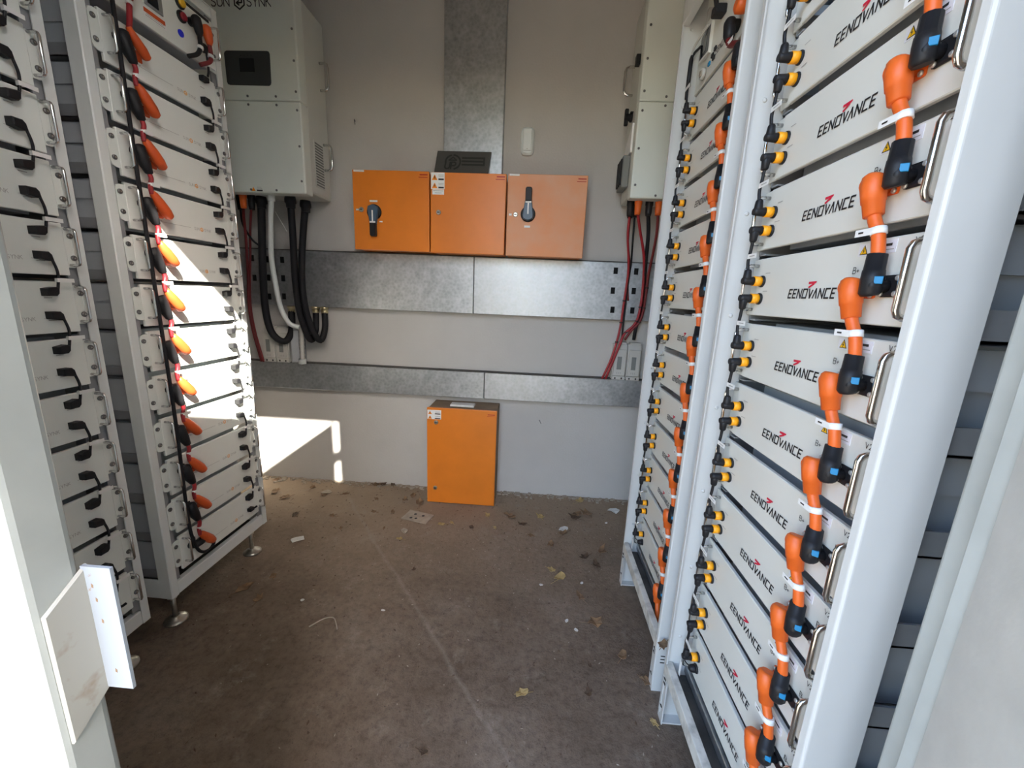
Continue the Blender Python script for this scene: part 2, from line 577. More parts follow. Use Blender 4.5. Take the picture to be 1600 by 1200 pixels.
def rotary(parent, x, z, y, down):
    s = -1 if down else 1
    k = MB().lathe((x, y, z), (0, -1, 0), [(0, .046), (.010, .046), (.014, .040)], 22).obj('switch_base', 'black', parent)
    pts = [(x - .034, z - s * .012), (x - .030, z - s * .030), (x, z - s * .042), (x + .030, z - s * .030), (x + .034, z - s * .012), (x + .020, z + s * .075), (x - .020, z + s * .075)]
    if s < 0:
        pts = pts[::-1]
    MB().prism(pts, lambda u, v, d: (u, y - d, v), .014, .036, .004).obj('switch_handle', 'knob', k)
    g = [(x - .019, z + s * .070), (x + .019, z + s * .070), (x + .019, z + s * .142), (x + .012, z + s * .150), (x - .012, z + s * .150), (x - .019, z + s * .142)]
    if s < 0:
        g = g[::-1]
    MB().prism(g, lambda u, v, d: (u, y - d, v), .014, .044, .004).obj('switch_grip', 'black', k)
    MB().box((x - .004, y - .038, min(z - s * .005, z + s * .066)), (x + .004, y - .036, max(z - s * .005, z + s * .066))).obj('pointer_line', 'label', k)
    MB().box((x - .018, y - .0385, z + s * .066 - .006), (x + .018, y - .036, z + s * .066 + .006)).obj('pointer_bar', 'label', k)


def cabinet(x0, x1, z0, z1, yf, label, mdoor, side='cab', yb=YB):
    root = empty('electrical_enclosure', (0, 0, 0))
    MB().box((x0 + .006, yf + .022, z0 + .004), (x1 - .004, yb, z1 - .004), .003).obj('cabinet_body', side, root)
    MB().box((x0, yf, z0), (x1, yf + .020, z1), .004, 2).obj('door_panel', mdoor, root)
    tag(root, label, 'electrical enclosure')
    return root


YC = 2.66
c1 = cabinet(-1.203, -.7125, 1.755, 2.232, YC, 'orange wall box with switch handle pointing down, left of three', 'cab')
rotary(c1, -1.066, 1.985, YC, True)
lock(c1, -1.150, 1.998, YC)
MB().box((-1.192, YC - .0012, 2.219), (-1.125, YC, 2.230)).obj('name_strip', 'label', c1)
MB().box((-1.185, YC - .0012, 1.992), (-1.168, YC, 2.002)).obj('small_tag', 'label', c1)
MB().box((-1.095, YC - .0012, 2.045), (-1.045, YC, 2.056)).obj('small_tag', 'label', c1)
MB().box((-1.035, YC - .0012, 1.925), (-1.015, YC, 1.933)).obj('small_tag', 'label', c1)
c2 = cabinet(-.704, -.230, 1.752, 2.229, YC, 'plain orange wall box with warning stickers, middle of three', 'cab')
lock(c2, -.652, 1.995, YC)
warn_sticker(c2, -.700, -.615, 2.132, 2.226, YC, 2)
st = MB().box((-.692, YC - .0012, 2.100), (-.618, YC, 2.129)).obj('warning_sticker', 'label', c2)
MB().strokes([[(-.685, 2.121), (-.625, 2.121)], [(-.675, 2.109), (-.635, 2.109)]], .004, lambda u, v, d: (u, YC - d, v), .0018).obj('print_line', 'ink_grey', st)
c3 = cabinet(-.220, .268, 1.750, 2.232, YC, 'scuffed orange wall box with switch handle pointing up, right of three', 'cab_dusty')
rotary(c3, -.088, 2.000, YC, False)
lock(c3, -.166, 1.996, YC)
MB().box((-.212, YC - .0012, 2.219), (-.150, YC, 2.230)).obj('name_strip', 'label', c3)
MB().box((-.207, YC - .0012, 1.990), (-.190, YC, 2.002)).obj('small_tag', 'label', c3)
MB().box((-.108, YC - .0012, 1.922), (-.072, YC, 1.934)).obj('small_tag', 'label', c3)
for c, xe in ((c1, -.722), (c2, -.240), (c3, .258)):
    MB().box((xe - .050, YC - .0012, 2.208), (xe, YC, 2.214)).obj('maker_strip', 'ink_darkred', c)
    MB().strokes([[(xe - .055, 2.196), (xe - .002, 2.196)]], .004, lambda u, v, d: (u, YC - d, v)).obj('maker_line', 'ink_darkred', c)
c4 = cabinet(-.726, -.236, .006, .722, 2.63, 'tall orange floor cabinet standing against the back wall', 'cab', 'cab_side')
lock(c4, -.660, .618, 2.63)
lock(c4, -.667, .122, 2.63)
warn_sticker(c4, -.722, -.625, .640, .706, 2.63, 2)
MB().box((-.300, 2.6288, .690), (-.250, 2.63, .697)).obj('maker_strip', 'ink_darkred', c4)
MB().strokes([[(-.302, .682), (-.250, .682)]], .003, lambda u, v, d: (u, 2.63 - d, v)).obj('maker_line', 'ink_darkred', c4)

# paper lying on the floor cabinet
p = MB().box((-.575, 2.68, .7225), (-.405, 2.755, .737), .003).obj('folded_leaflet', 'paper')
tag(p, 'white folded leaflet lying on top of the floor cabinet', 'leaflet')
MB().strokes([[(-.55, 2.72), (-.45, 2.72)], [(-.55, 2.735), (-.47, 2.735)]], .004, lambda u, v, d: (u, v, .737 + d)).obj('print_line', 'ink_grey', p)

# slate plaque leaning on the middle box
pl_root = empty('plaque', (-.52, 2.72, 2.232))


def plq(u, v, d):          # leaning back towards the wall, foot at y = 2.715
    return (u, .0 + v * .32 - d, v * .95)


MB().prism([(-.178, 0), (.162, 0), (.178, .160), (-.166, .160)], plq, -.014, 0).obj('board', 'board', pl_root)
ring = []
for k in range(24):
    a0 = math.radians(188 - k * 11.5)
    ring.append((-.062 + .047 * math.cos(a0), .086 + .047 * math.sin(a0)))
mb = MB()
for (u0, v0), (u1, v1) in zip(ring[:8], ring[1:8]):
    mb.strokes([[(u0, v0), (u1, v1)]], .011, plq, .001)
for (u0, v0), (u1, v1) in zip(ring[9:], ring[10:]):
    mb.strokes([[(u0, v0), (u1, v1)]], .011, plq, .001)
mb.strokes([[(-.088, .098), (-.062, .118)], [(-.062, .118), (-.040, .098)], [(-.040, .098), (-.082, .098)]], .008, plq, .0012)
mb.obj('ring_emblem', 'board_ink', pl_root)
ln, _w = text_lines('UP', .044, .2, .12)
MB().strokes([[(u - .080, v + .062) for u, v in q] for q in ln], .0095, plq, .0016).obj('emblem_letters', 'board_ink', pl_root)
for v0, hgt in ((.108, .013), (.086, .013), (.063, .013)):
    MB().prism([(-.006, v0), (.142, v0), (.142, v0 + hgt), (-.006, v0 + hgt)], plq, .0002, .0012).obj('name_bar', 'board_ink', pl_root)
MB().prism([(.130, .063), (.142, .063), (.142, .121), (.130, .121)], plq, .0002, .0010).obj('name_bar', 'board_ink', pl_root)
tag(pl_root, 'dark slate plaque with round arrow emblem leaning above the middle box', 'plaque')

# motion sensor
ms = empty('motion_sensor', (-.119, YB, 2.476))
pts = []
for k in range(20):
    a0 = 2 * math.pi * k / 20
    cx, cz = math.cos(a0), math.sin(a0)
    pts.append((.045 * math.copysign(abs(cx) ** .6, cx), .083 * math.copysign(abs(cz) ** .45, cz)))
MB().prism(pts, lambda u, v, d: (u, -d, v), .0005, .034, .012).obj('sensor_body', 'pvc', ms)
MB().box((-.029, -.041, -.060), (.029, -.033, .068), .006, 2).obj('lens_window', 'pvc', ms)
MB().cyl((0, -.042, -.050), (0, -.040, -.050), .003, None, 8).obj('indicator_led', 'ink_grey', ms)
tag(ms, 'small white motion sensor on the wall right of the duct', 'motion sensor')

# ------------------------------------------------------------------ inverters


def u_handle(mb, p0, out, span, depth, r, seg=8, corner=.3):
    """rounded D-handle: p0 foot, out = outward unit vector, span = vector to the other foot"""
    p0, out, span = Vector(p0), Vector(out), Vector(span)
    c = depth * corner
    sd = span.normalized()
    P = [p0, p0 + out * (depth - c), p0 + out * (depth - c * .3) + sd * c * .3, p0 + out * depth + sd * c,
         p0 + span + out * depth - sd * c, p0 + span + out * (depth - c * .3) - sd * c * .3, p0 + span + out * (depth - c), p0 + span]
    return mb.tube(P, r, seg)


def inverter(x0, x1, z0, z1, yf, label, sx, logo):
    """sx = +1: visible flank at x1, -1: visible flank at x0"""
    root = empty('inverter', (0, 0, 0))
    MB().box((x0 + .004, yf + .075, z0 + .02), (x1 - .004, YB - .03, z1 - .02), .012, 2).obj('casing', 'inv_side', root)
    MB().box((x0 + .03, YB - .031, z0 + .06), (x1 - .03, YB - .001, z1 - .06)).obj('mounting_plate', 'inv_side', root)
    zs = z0 + .497
    MB().box((x0, yf, z0), (x1, yf + .08, zs - .0012), .008, 2).obj('lower_cover', 'inv', root)
    MB().box((x0, yf, zs + .0012), (x1, yf + .08, z1), .008, 2).obj('upper_cover', 'inv', root)
    xv = x1 - .022 if sx > 0 else x0 + .022
    spots = [(xv, z) for z in (z0 + .07, z0 + .26, z0 + .45, z0 + .545, z0 + .70, z0 + .855)]
    xm = (x0 + x1) / 2
    spots += [(xm + dx, zs + dz) for dx in (-.17, 0, .17) for dz in (-.022, .022)]
    spots += [(xm + dx, z0 + .016) for dx in (-.03, .13, -.17)]
    for (px, pz) in spots:
        MB().lathe((px, yf, pz), (0, -1, 0), [(0, .0068), (.002, .0068), (.004, .004)], 10).obj('screw', 'bolt', root)
    xf = x1 - .004 if sx > 0 else x0 + .004
    for zh in ((z0 + .20, z0 + .66) if sx > 0 else (z0 + .63,)):
        u_handle(MB(), (xf, YB - .10, zh), (sx, 0, 0), (0, 0, .15), .052, .008, 8, .45).obj('handle', 'chrome', root)
    tag(root, label, 'inverter')
    return root


il = inverter(-2.055, -1.428, 2.050, 3.118, 2.52, 'white wall inverter with dark screen behind the sunlit left rack', 1, True)
Yi = 2.52
s_ = MB().prism([(-1.857, 2.640), (-1.852, 2.628), (-1.840, 2.624), (-1.606, 2.622), (-1.596, 2.628), (-1.592, 2.640), (-1.588, 2.782), (-1.593, 2.793), (-1.604, 2.796), (-1.842, 2.796), (-1.853, 2.791), (-1.858, 2.780)],
                lambda u, v, d: (u, Yi - d, v), 0, .004, .002).obj('screen_bezel', 'screen', il)
MB().box((-1.770, Yi - .0052, 2.690), (-1.683, Yi - .004, 2.757)).obj('display', 'glass', s_)
for k in range(4):
    MB().cyl((-1.757 + k * .02, Yi - .005, 2.771), (-1.757 + k * .02, Yi - .0045, 2.771), .003, None, 8).obj('touch_key', 'ink', s_)
fi = lambda u, v, d: (u, Yi - d, v)
ln, _w = text_lines('SUN', .044, .20)
MB().strokes([[(u - 1.852, v + 3.032) for u, v in q] for q in ln], .0050, fi).obj('logo_letters', 'ink', il)
ln, _w = text_lines('SYNK', .043, .20)
MB().strokes([[(u - 1.629, v + 3.032) for u, v in q] for q in ln], .0050, fi).obj('logo_letters', 'ink', il)
hx = [(-1.741 + .032 * math.sin(math.radians(60 * k)), 3.037 + .041 * math.cos(math.radians(60 * k))) for k in range(7)]
MB().strokes([hx, [(-1.727, 3.058), (-1.727, 3.028), (-1.750, 3.026)], [(-1.744, 3.036), (-1.757, 3.026), (-1.744, 3.016)]], .0075, fi).obj('logo_emblem', 'ink', il)
w1 = MB().prism([(-1.768, 2.058), (-1.744, 2.058), (-1.756, 2.081)], fi, 0, .0012).obj('warning_triangle', 'tri_o', il)
MB().box((-1.736, Yi - .0012, 2.058), (-1.700, Yi, 2.066)).obj('ink_bar', 'ink', il)
MB().strokes([[(-1.735, 2.074), (-1.702, 2.074)], [(-1.732, 2.081), (-1.705, 2.081)]], .002, fi).obj('print_line', 'ink_grey', il)
g = MB().box((-1.4325, 2.645, 2.125), (-1.429, 2.755, 2.392), .001).obj('vent_grille', 'inv_side', il)
for k in range(16):
    MB().box((-1.4295, 2.653, 2.132 + k * .016), (-1.4278, 2.747, 2.141 + k * .016)).obj('slat', 'vent', g)
MB().box((-1.4325, 2.560, 2.705), (-1.4285, 2.585, 2.712)).obj('latch', 'rail', il)

ir = inverter(.500, 1.127, 2.080, 3.148, 2.52, 'white wall inverter partly hidden behind the far right rack', -1, False)
k_ = MB().lathe((.502, 2.70, 2.565), (-1, 0, 0), [(0, .026), (.012, .026), (.014, .02), (.04, .018)], 12).obj('rotary_knob', 'black', ir)
MB().box((.458, 2.690, 2.520), (.480, 2.712, 2.610), .004).obj('knob_bar', 'black', k_)
MB().box((.484, 2.655, 2.575), (.500, 2.745, 2.580)).obj('knob_flange', 'black', ir)
MB().box((.478, 2.600, 2.795), (.503, 2.640, 2.845), .003).obj('side_plug', 'black', ir)
MB().prism([(2.60, 2.345), (2.76, 2.345), (2.76, 2.42), (2.60, 2.50)], lambda u, v, d: (.503 - d, u, v), 0, .012).obj('sticker_plate', 'label', ir)
q_ = MB().box((.462, 2.63, 2.165), (.503, 2.775, 2.340), .004).obj('isolator_switch', 'vent', ir)
for yy in (2.655, 2.70, 2.745):
    MB().box((.452, yy - .012, 2.18), (.463, yy + .012, 2.325), .003).obj('rib', 'black', q_)

# ------------------------------------------------------------------ cables under the inverters


def pipe(name, pts, r, m, label, cat, group=None, n=6, seg=10):
    o = MB().tube(smooth_path(pts, n), r, seg).obj(name, m)
    return tag(o, label, cat, group)


def conduit(pts, label, r=.021):
    root = pipe('black_conduit', pts, r, 'blackm', label, 'conduit', 'black conduits below the left inverter')
    a = Vector(pts[0])
    MB().lathe(a + Vector((0, 0, .018)), (0, 0, -1), [(0, .030), (.022, .034), (.04, .034), (.045, .028), (.07, .026)], 12).obj('top_collar', 'black', root)
    b = Vector(pts[-1])
    MB().lathe(b + Vector((0, 0, -.012)), (0, 0, 1), [(0, .024), (.018, .024), (.018, .020), (.028, .020), (.028, .027), (.046, .027)], 10).obj('gland', 'brass', root)
    return root


conduit([(-1.81, 2.66, 2.038), (-1.837, 2.68, 1.854), (-1.87, 2.70, 1.568), (-1.888, 2.72, 1.331), (-1.863, 2.73, 1.175), (-1.80, 2.76, 1.114), (-1.765, 2.80, 1.178), (-1.772, 2.835, 1.33)],
        'black conduit looping up to the trunking, leftmost of three', .023)
conduit([(-1.597, 2.63, 2.04), (-1.616, 2.66, 1.819), (-1.634, 2.68, 1.576), (-1.636, 2.70, 1.364), (-1.612, 2.72, 1.21), (-1.595, 2.76, 1.133), (-1.585, 2.81, 1.209), (-1.592, 2.836, 1.335)],
        'black conduit between its two neighbours below the left inverter')
conduit([(-1.540, 2.70, 2.03), (-1.572, 2.70, 1.823), (-1.598, 2.70, 1.577), (-1.594, 2.71, 1.365), (-1.565, 2.73, 1.212), (-1.535, 2.77, 1.132), (-1.518, 2.81, 1.213), (-1.527, 2.836, 1.335)],
        'black conduit ending at the rightmost brass gland below the left inverter')
w_ = pipe('white_conduit', [(-1.699, 2.60, 2.055), (-1.739, 2.63, 1.888), (-1.773, 2.66, 1.692), (-1.775, 2.68, 1.529), (-1.765, 2.70, 1.359), (-1.725, 2.72, 1.251), (-1.665, 2.74, 1.222)],
          .016, 'pvc', 'white flexible conduit hanging between the black conduits', 'conduit')
MB().cyl((-1.699, 2.60, 2.055), (-1.702, 2.602, 2.02), .021, None, 12).obj('collar', 'pvc', w_)
MB().tube([(-1.72, 2.655, 1.97), (-1.66, 2.66, 1.86), (-1.652, 2.66, 1.845)], .0022, 5).obj('loose_wire', 'label', w_)
prof = []
for k in range(30):
    z = 1.40 - k * .0152
    prof.append((k * .0152, .018 if k % 2 else .0145))
r_ = MB().lathe((-1.668, 2.775, 1.40), (-.03, 0, -1), prof + [(.44, .018)], 10).obj('corrugated_pipe', 'bakelite')
tag(r_, 'grey ribbed pipe standing on the lower trunking by isolators', 'conduit')
MB().cyl((-1.6812, 2.775, .99), (-1.682, 2.775, .955), .026, None, 12).obj('end_collar', 'pvc', r_)


def plug_body(p, m, parent, ln=.075, r=.020):
    return MB().lathe(p, (0, 0, -1), [(-.02, r * 1.1), (.01, r * 1.1), (.012, r), (ln * .7, r * .92), (ln, r * .8)], 12).obj('plug', m, parent)


o = pipe('red_power_cable', [(-1.904, 2.62, 1.99), (-1.938, 2.66, 1.926), (-1.966, 2.70, 1.812), (-2.024, 2.765, 1.566), (-2.047, 2.775, 1.344), (-2.032, 2.775, 1.161), (-1.991, 2.775, .956)], .0085, 'maroon',
         'dark red cable under an orange plug below the left inverter', 'power cable', 'red cables left of the isolators')
plug_body((-1.902, 2.62, 2.05), 'orange', o)
o = pipe('red_power_cable', [(-1.881, 2.66, 1.99), (-1.931, 2.70, 1.854), (-1.987, 2.755, 1.694), (-2.026, 2.765, 1.39), (-2.013, 2.765, 1.186), (-1.972, 2.77, .956)], .007, 'maroon',
         'dark red cable under a black plug below the left inverter', 'power cable', 'red cables left of the isolators')
plug_body((-1.876, 2.66, 2.05), 'black', o)
o = pipe('black_cable', [(-1.985, 2.70, 1.99), (-1.978, 2.70, 1.892), (-1.933, 2.71, 1.80), (-1.900, 2.74, 1.76)], .0065, 'blackm', 'short black cable crossing towards the leftmost black conduit', 'cable')
plug_body((-1.985, 2.70, 2.05), 'black', o, .07, .018)

rp = [
    ([(.532, 2.64, 2.00), (.542, 2.68, 1.891), (.583, 2.76, 1.705), (.581, 2.785, 1.499), (.568, 2.785, 1.284), (.532, 2.785, 1.105), (.482, 2.785, .960)], 'red_cable', .0075, 'red cable reaching furthest left below the right inverter', 'black'),
    ([(.569, 2.60, 2.02), (.604, 2.64, 1.925), (.663, 2.72, 1.784), (.691, 2.775, 1.628), (.691, 2.78, 1.461), (.669, 2.78, 1.353), (.603, 2.78, 1.277), (.575, 2.772, 1.196), (.504, 2.775, .960)], 'red_cable', .0085, 'red cable under the orange plug on the right inverter', 'orange'),
    ([(.690, 2.60, 2.02), (.706, 2.64, 1.909), (.712, 2.70, 1.784), (.712, 2.75, 1.669), (.716, 2.775, 1.504), (.700, 2.778, 1.376), (.648, 2.778, 1.305), (.608, 2.77, 1.240)], 'maroon', .0085, 'dark red cable nearest the far right rack', 'orange'),
    ([(.638, 2.62, 2.02), (.666, 2.68, 1.914), (.684, 2.74, 1.747), (.700, 2.79, 1.588), (.694, 2.79, 1.419), (.677, 2.79, 1.311), (.675, 2.80, 1.240)], 'blackm', .0115, 'thick black cable dropping to the right isolators', 'black'),
    ([(.572, 2.68, 2.01), (.580, 2.70, 1.857), (.596, 2.76, 1.745), (.597, 2.79, 1.625), (.592, 2.79, 1.371), (.594, 2.80, 1.235)], 'blackm', .006, 'thin black cable running beside the left red cable', 'black'),
    ([(.548, 2.70, 2.01), (.556, 2.72, 1.86), (.590, 2.775, 1.74), (.597, 2.80, 1.62), (.610, 2.80, 1.50)], 'maroon', .006, 'short thin dark red cable behind the red ones', 'black'),
]
for pts, m_, rr, lab, pm in rp:
    o = pipe('power_cable', pts, rr, m_, lab + ' by the back wall' if len(lab.split()) < 9 else lab, 'power cable', 'cables below the right inverter')
    plug_body((pts[0][0], pts[0][1], 2.075), pm, o, .07, .021)
    if pts[-1][2] < 1.3 and m_ != 'blackm':
        q = smooth_path(pts, 6)
        for fr in (.5, .62, .74):
            c = q[int(fr * (len(q) - 1))]
            MB().cyl((c.x, c.y, c.z - .004), (c.x, c.y, c.z + .004), rr + .004, None, 8).obj('cable_tie', 'ink', o)


def isolators(x0, n, label, m='bakelite', caps=False):
    w = .098
    for i in range(n):
        root = empty('fuse_isolator', (x0 + i * w, YB, .955))
        a = .070
        MB().prism([(0, 0), (-a * .75, 0), (-a, .045), (-a, .205), (-a * .7, .250), (0, .250)], lambda u, v, d: (d, u, v), .002, w - .002, .002).obj('isolator_body', m, root)
        MB().box((.008, -.082, .028), (w - .008, -.066, .215), .004).obj('fuse_cover', m, root)
        MB().box((.030, -.0845, .075), (.060, -.081, .165), .001).obj('window', 'vent', root)
        MB().strokes([[(.034, .055), (.034, .045)], [(.046, .055), (.046, .045)], [(.058, .055), (.058, .045)]], .004, lambda u, v, d: (u, -.082 - d, v), .001).obj('print_mark', 'ink_grey', root)
        MB().box((.004, -.078, 0), (w - .004, -.050, .026), .002).obj('terminal_strip', 'bakelite', root)
        for xx in (.025, .070):
            MB().box((xx - .005, -.0795, .006), (xx + .005, -.0775, .018)).obj('terminal_hole', 'ink', root)
        MB().box((.012, -.060, .250), (w - .012, -.020, .262)).obj('top_cap', 'bakelite', root)
        tag(root, label[i], 'isolator')


isolators(-1.985, 2, ['pale fuse isolator on the lower trunking, left of the left pair', 'pale fuse isolator on the lower trunking, right of the left pair'])
isolators(.545, 2, ['grey fuse isolator on the lower trunking, left of the right pair', 'grey fuse isolator on the lower trunking, right of the right pair'])
o = MB().box((-1.775, YB - .075, .955), (-1.700, YB - .001, 1.215), .003).obj('isolator_end_box', 'rail')
tag(o, 'grey plain box beside the left fuse isolators', 'box')
MB().box((-1.765, YB - .077, .965), (-1.710, YB - .0745, 1.19)).obj('cover', 'case', o)

# ------------------------------------------------------------------ right-hand racks
XP = .528            # aisle face of the posts
XM = .605            # module front plates
PIT_R, B0_R = .1755, .2460
YR = {'near': .600, 'far': 1.317}


def fr(u, w, a):     # right-hand module local: u along +y, w up, a outwards (towards -x)
    return (-a, u, w)


def frt(yc, wc):     # text on right modules reads towards -y
    return lambda t, v, a: (-a, yc - t, wc + v)


def right_rack(y0, label):
    root = empty('battery_rack', (XP, y0, 0))
    zt = 2.74
    W = .630

    def post(ya, yb_, fl):    # front post: web at ya, flange turned inwards
        s = 1 if fl > 0 else -1
        r = .0055
        arc = [(r - r * math.sin(q * math.pi / 8), ya + s * (r - r * math.cos(q * math.pi / 8))) for q in range(5)]
        pts = [(.094, ya), (.094, ya + s * .004), (.007, ya + s * .004), (.004, ya + s * .007), (.004, ya + s * .018), (0, ya + s * .018)] + arc[::-1]
        if s < 0:
            pts = pts[::-1]
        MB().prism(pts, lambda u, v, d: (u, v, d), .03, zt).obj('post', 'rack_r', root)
    post(0, None, 1)
    post(W, None, -1)
    for zz in (.135, .150, .165):
        MB().box((.020, -.0008, zz), (.036, .002, zz + .004)).obj('slot', 'ink', root)
    for ya in (0, W - .05):
        MB().box((.64, ya, .03), (.70, ya + .05, zt), .004).obj('post', 'rack_r', root)
    for ya in (.001, W - .041):      # base legs under the front posts: open channels
        lg = MB().box((.002, ya, 0), (.006, ya + .04, .235)).obj('leg', 'rack_r', root)
        MB().box((.006, ya + (.036 if ya > .1 else 0), 0), (.075, ya + (.040 if ya > .1 else .004), .235)).obj('leg_web', 'rack_r', lg)
        MB().box((.006, ya + .004, 0), (.075, ya + .036, .006)).obj('foot_plate', 'rack_r', lg)
        for zz in (.06, .16, .178):
            MB().box((-.0005, ya + .012, zz), (.0025, ya + .028, zz + .006)).obj('slot', 'ink', lg)
    MB().box((-.0008, .0045, .190), (.026, W - .0045, .241), .003, 2).obj('base_beam', 'beam', root)
    MB().box((.026, .006, .180), (.66, W - .006, .188)).obj('base_tray', 'dark', root)
    MB().box((.070, .005, .205), (.082, W - .005, .236), .002).obj('shelf_edge', 'galv', root)
    MB().box((.082, .005, .222), (.66, W - .005, .228)).obj('shelf', 'rail', root)
    MB().box((-.0008, .0045, 2.60), (.030, W - .0045, zt - .001), .004, 2).obj('top_beam', 'rack_r', root)
    MB().box((.030, .0, 2.715), (.70, W, zt), .003).obj('top_plate', 'rack_r', root)
    for ya in (.0, W - .02):
        MB().box((.094, ya, .185), (.64, ya + .02, .241), .002).obj('side_beam', 'rack_r', root)
        MB().box((.094, ya, 2.60), (.64, ya + .02, 2.66), .002).obj('side_beam', 'rack_r', root)
    for k in range(12):
        z = B0_R + k * PIT_R
        for s, ya in ((1, .018), (-1, W - .050)):
            MB2 = MB().box((.085, ya, z - .014), (.66, ya + .032, z - .010))
            MB2.box((.085, ya if s > 0 else ya + .028, z - .014), (.66, ya + .004 if s > 0 else ya + .032, z + .034))
            MB2.obj('shelf_rail', 'rail', root)
    for k in range(9):
        z = .35 + k * .28
        MB().lathe((.012 + .055 * .5, W - .0035, z), (0, -1, 0), [(0, .006), (.002, .006), (.003, .003)], 8).obj('screw', 'rack_r', root)
    tag(root, label, 'battery rack', 'white open racks on the right')
    return root


right_rack(YR['near'], 'white open battery rack on the right, nearest the doorway')
right_rack(YR['far'], 'white open battery rack on the right, closer to the back wall')


def strokes_eenovance(yc, wc, h):
    parts = [('E', 0), ('E', .86), ('N', 1.72), ('O', 2.72)]
    x, ls = 0.0, []
    pos = 0.0
    for ch in 'EENOVANCE':
        w, g_ = GLYPH[ch]
        wd = 1.0
        if ch == 'A':
            pos -= .14
        for q in g_:
            ls.append([((pos + u * wd + v * .14) * h, v * h) for u, v in q])
        pos += w * wd + .34
    tot = (pos - .34) * h
    ls = [[(u - tot / 2, v - h / 2) for u, v in q] for q in ls]
    return ls, tot


def right_module():
    root = MB().box((.062, .055, .001), (.62, .570, .156), .002).obj('battery_module', 'case')
    MB().box((.03, .047, .085), (.60, .055, .150)).obj('side_cover', 'case', root)
    MB().box((0, .046, .001), (.012, .584, .152), .002).obj('front_panel', 'panel_r', root)
    for ya, yb_ in ((.008, .0455), (.5845, .622)):
        MB().box((.004, ya, .001), (.010, yb_, .152), .0015).obj('mounting_ear', 'panel_r', root)
    u_handle(MB(), (0, .0835, .016), (-1, 0, 0), (0, 0, .118), .036, .0056, 10, .35).obj('handle', 'chrome', root)
    u_handle(MB(), (.004, .596, .016), (-1, 0, 0), (0, 0, .118), .034, .0050, 8, .35).obj('handle', 'chrome', root)
    for w in (.0915, .0455):
        MB().lathe((0, .557, w), (-1, 0, 0), [(0, .0155), (.004, .0155), (.006, .014)], 14).obj('signal_socket', 'black', root)
    ls, tot = strokes_eenovance(0, 0, .0190)
    sc = .153 / tot
    ls = [[(u * sc, v) for u, v in q] for q in ls]
    MB().strokes(ls, .0036, frt(.353, .058)).obj('logo_letters', 'ink', root)
    vx = (2 * .90 + 1.04 + 1.06 + .42) * .0190 * sc - .153 / 2
    MB().strokes([[(vx - .011, .0242), (vx + .012, .0250)], [(vx - .011, .0220), (vx + .004, .0222)], [(vx - .010, .0140), (vx + .012, .0248)], [(vx - .008, .0132), (vx + .006, .0202)]], .0028, frt(.353, .058), .0013).obj('logo_mark', 'ink_red', root)
    for tx, u, w, h in (('B+', .232, .100, .0115), ('B-', .124, .100, .0115), ('V2', .112, .1405, .010)):
        l2, _ = text_lines(tx, h, .25)
        MB().strokes(l2, .0012, frt(u, w)).obj('terminal_mark', 'ink', root)
    for u, w in ((.535, .112), (.535, .0655)):
        MB().strokes([[(-.010, 0), (.010, 0)]], .0018, frt(u, w)).obj('port_mark', 'ink_grey', root)
    lb = MB().box((-.0010, .154, .1255), (0, .236, .1475)).obj('warning_label', 'sticker', root)
    t = frt(.2225, .1265)
    MB().prism([(-.0095, .0012), (.0095, .0012), (0, .0185)], t, .0010, .0013).obj('triangle_border', 'ink', lb)
    MB().prism([(-.0072, .0026), (.0072, .0026), (0, .0158)], t, .0013, .0016).obj('warning_triangle', 'tri', lb)
    MB().strokes([[(.001, .0125), (-.0015, .008), (.0015, .008), (-.001, .004)]], .0014, t, .0019).obj('hazard_mark', 'ink', lb)
    MB().strokes([[(-.020, .003), (.012, .003)]], .0045, frt(.176, .1365), .0013).obj('print_line', 'ink', lb)
    MB().strokes([[(-.022, -.005), (.018, -.005)]], .0018, frt(.176, .1365), .0013).obj('print_line', 'ink_grey', lb)
    for nm, mm, u, w in (('socket_flange', 'black', .144, .0685), ('socket_flange', 'orange', .194, .066)):
        f = MB().box((-.005, u - .0205, w - .0185), (0, u + .0205, w + .0185), .004, 2).obj(nm, mm, root)
        for du in (-.0148, .0148):
            for dw in (-.0130, .0130):
                MB().lathe((-.005, u + du, w + dw), (-1, 0, 0), [(0, .0048), (.0025, .0048), (.004, .003)], 8).obj('screw', 'screw', f)
    return root


GM_R = 'white battery modules in the right racks'
RN = {'near': 'right rack nearest the doorway', 'far': 'right rack by the back wall'}
proto_r = right_module()
first = True
for key in ('near', 'far'):
    for k in range(12):
        o = proto_r if first else copy_tree(proto_r)
        first = False
        o.location = (XM, YR[key], B0_R + k * PIT_R)
        tag(o, f'white battery module with red-marked logo, {ORD[k]} up in the {RN[key]}', 'battery module', GM_R)

GJ_R = 'orange jumper cables on the right racks'


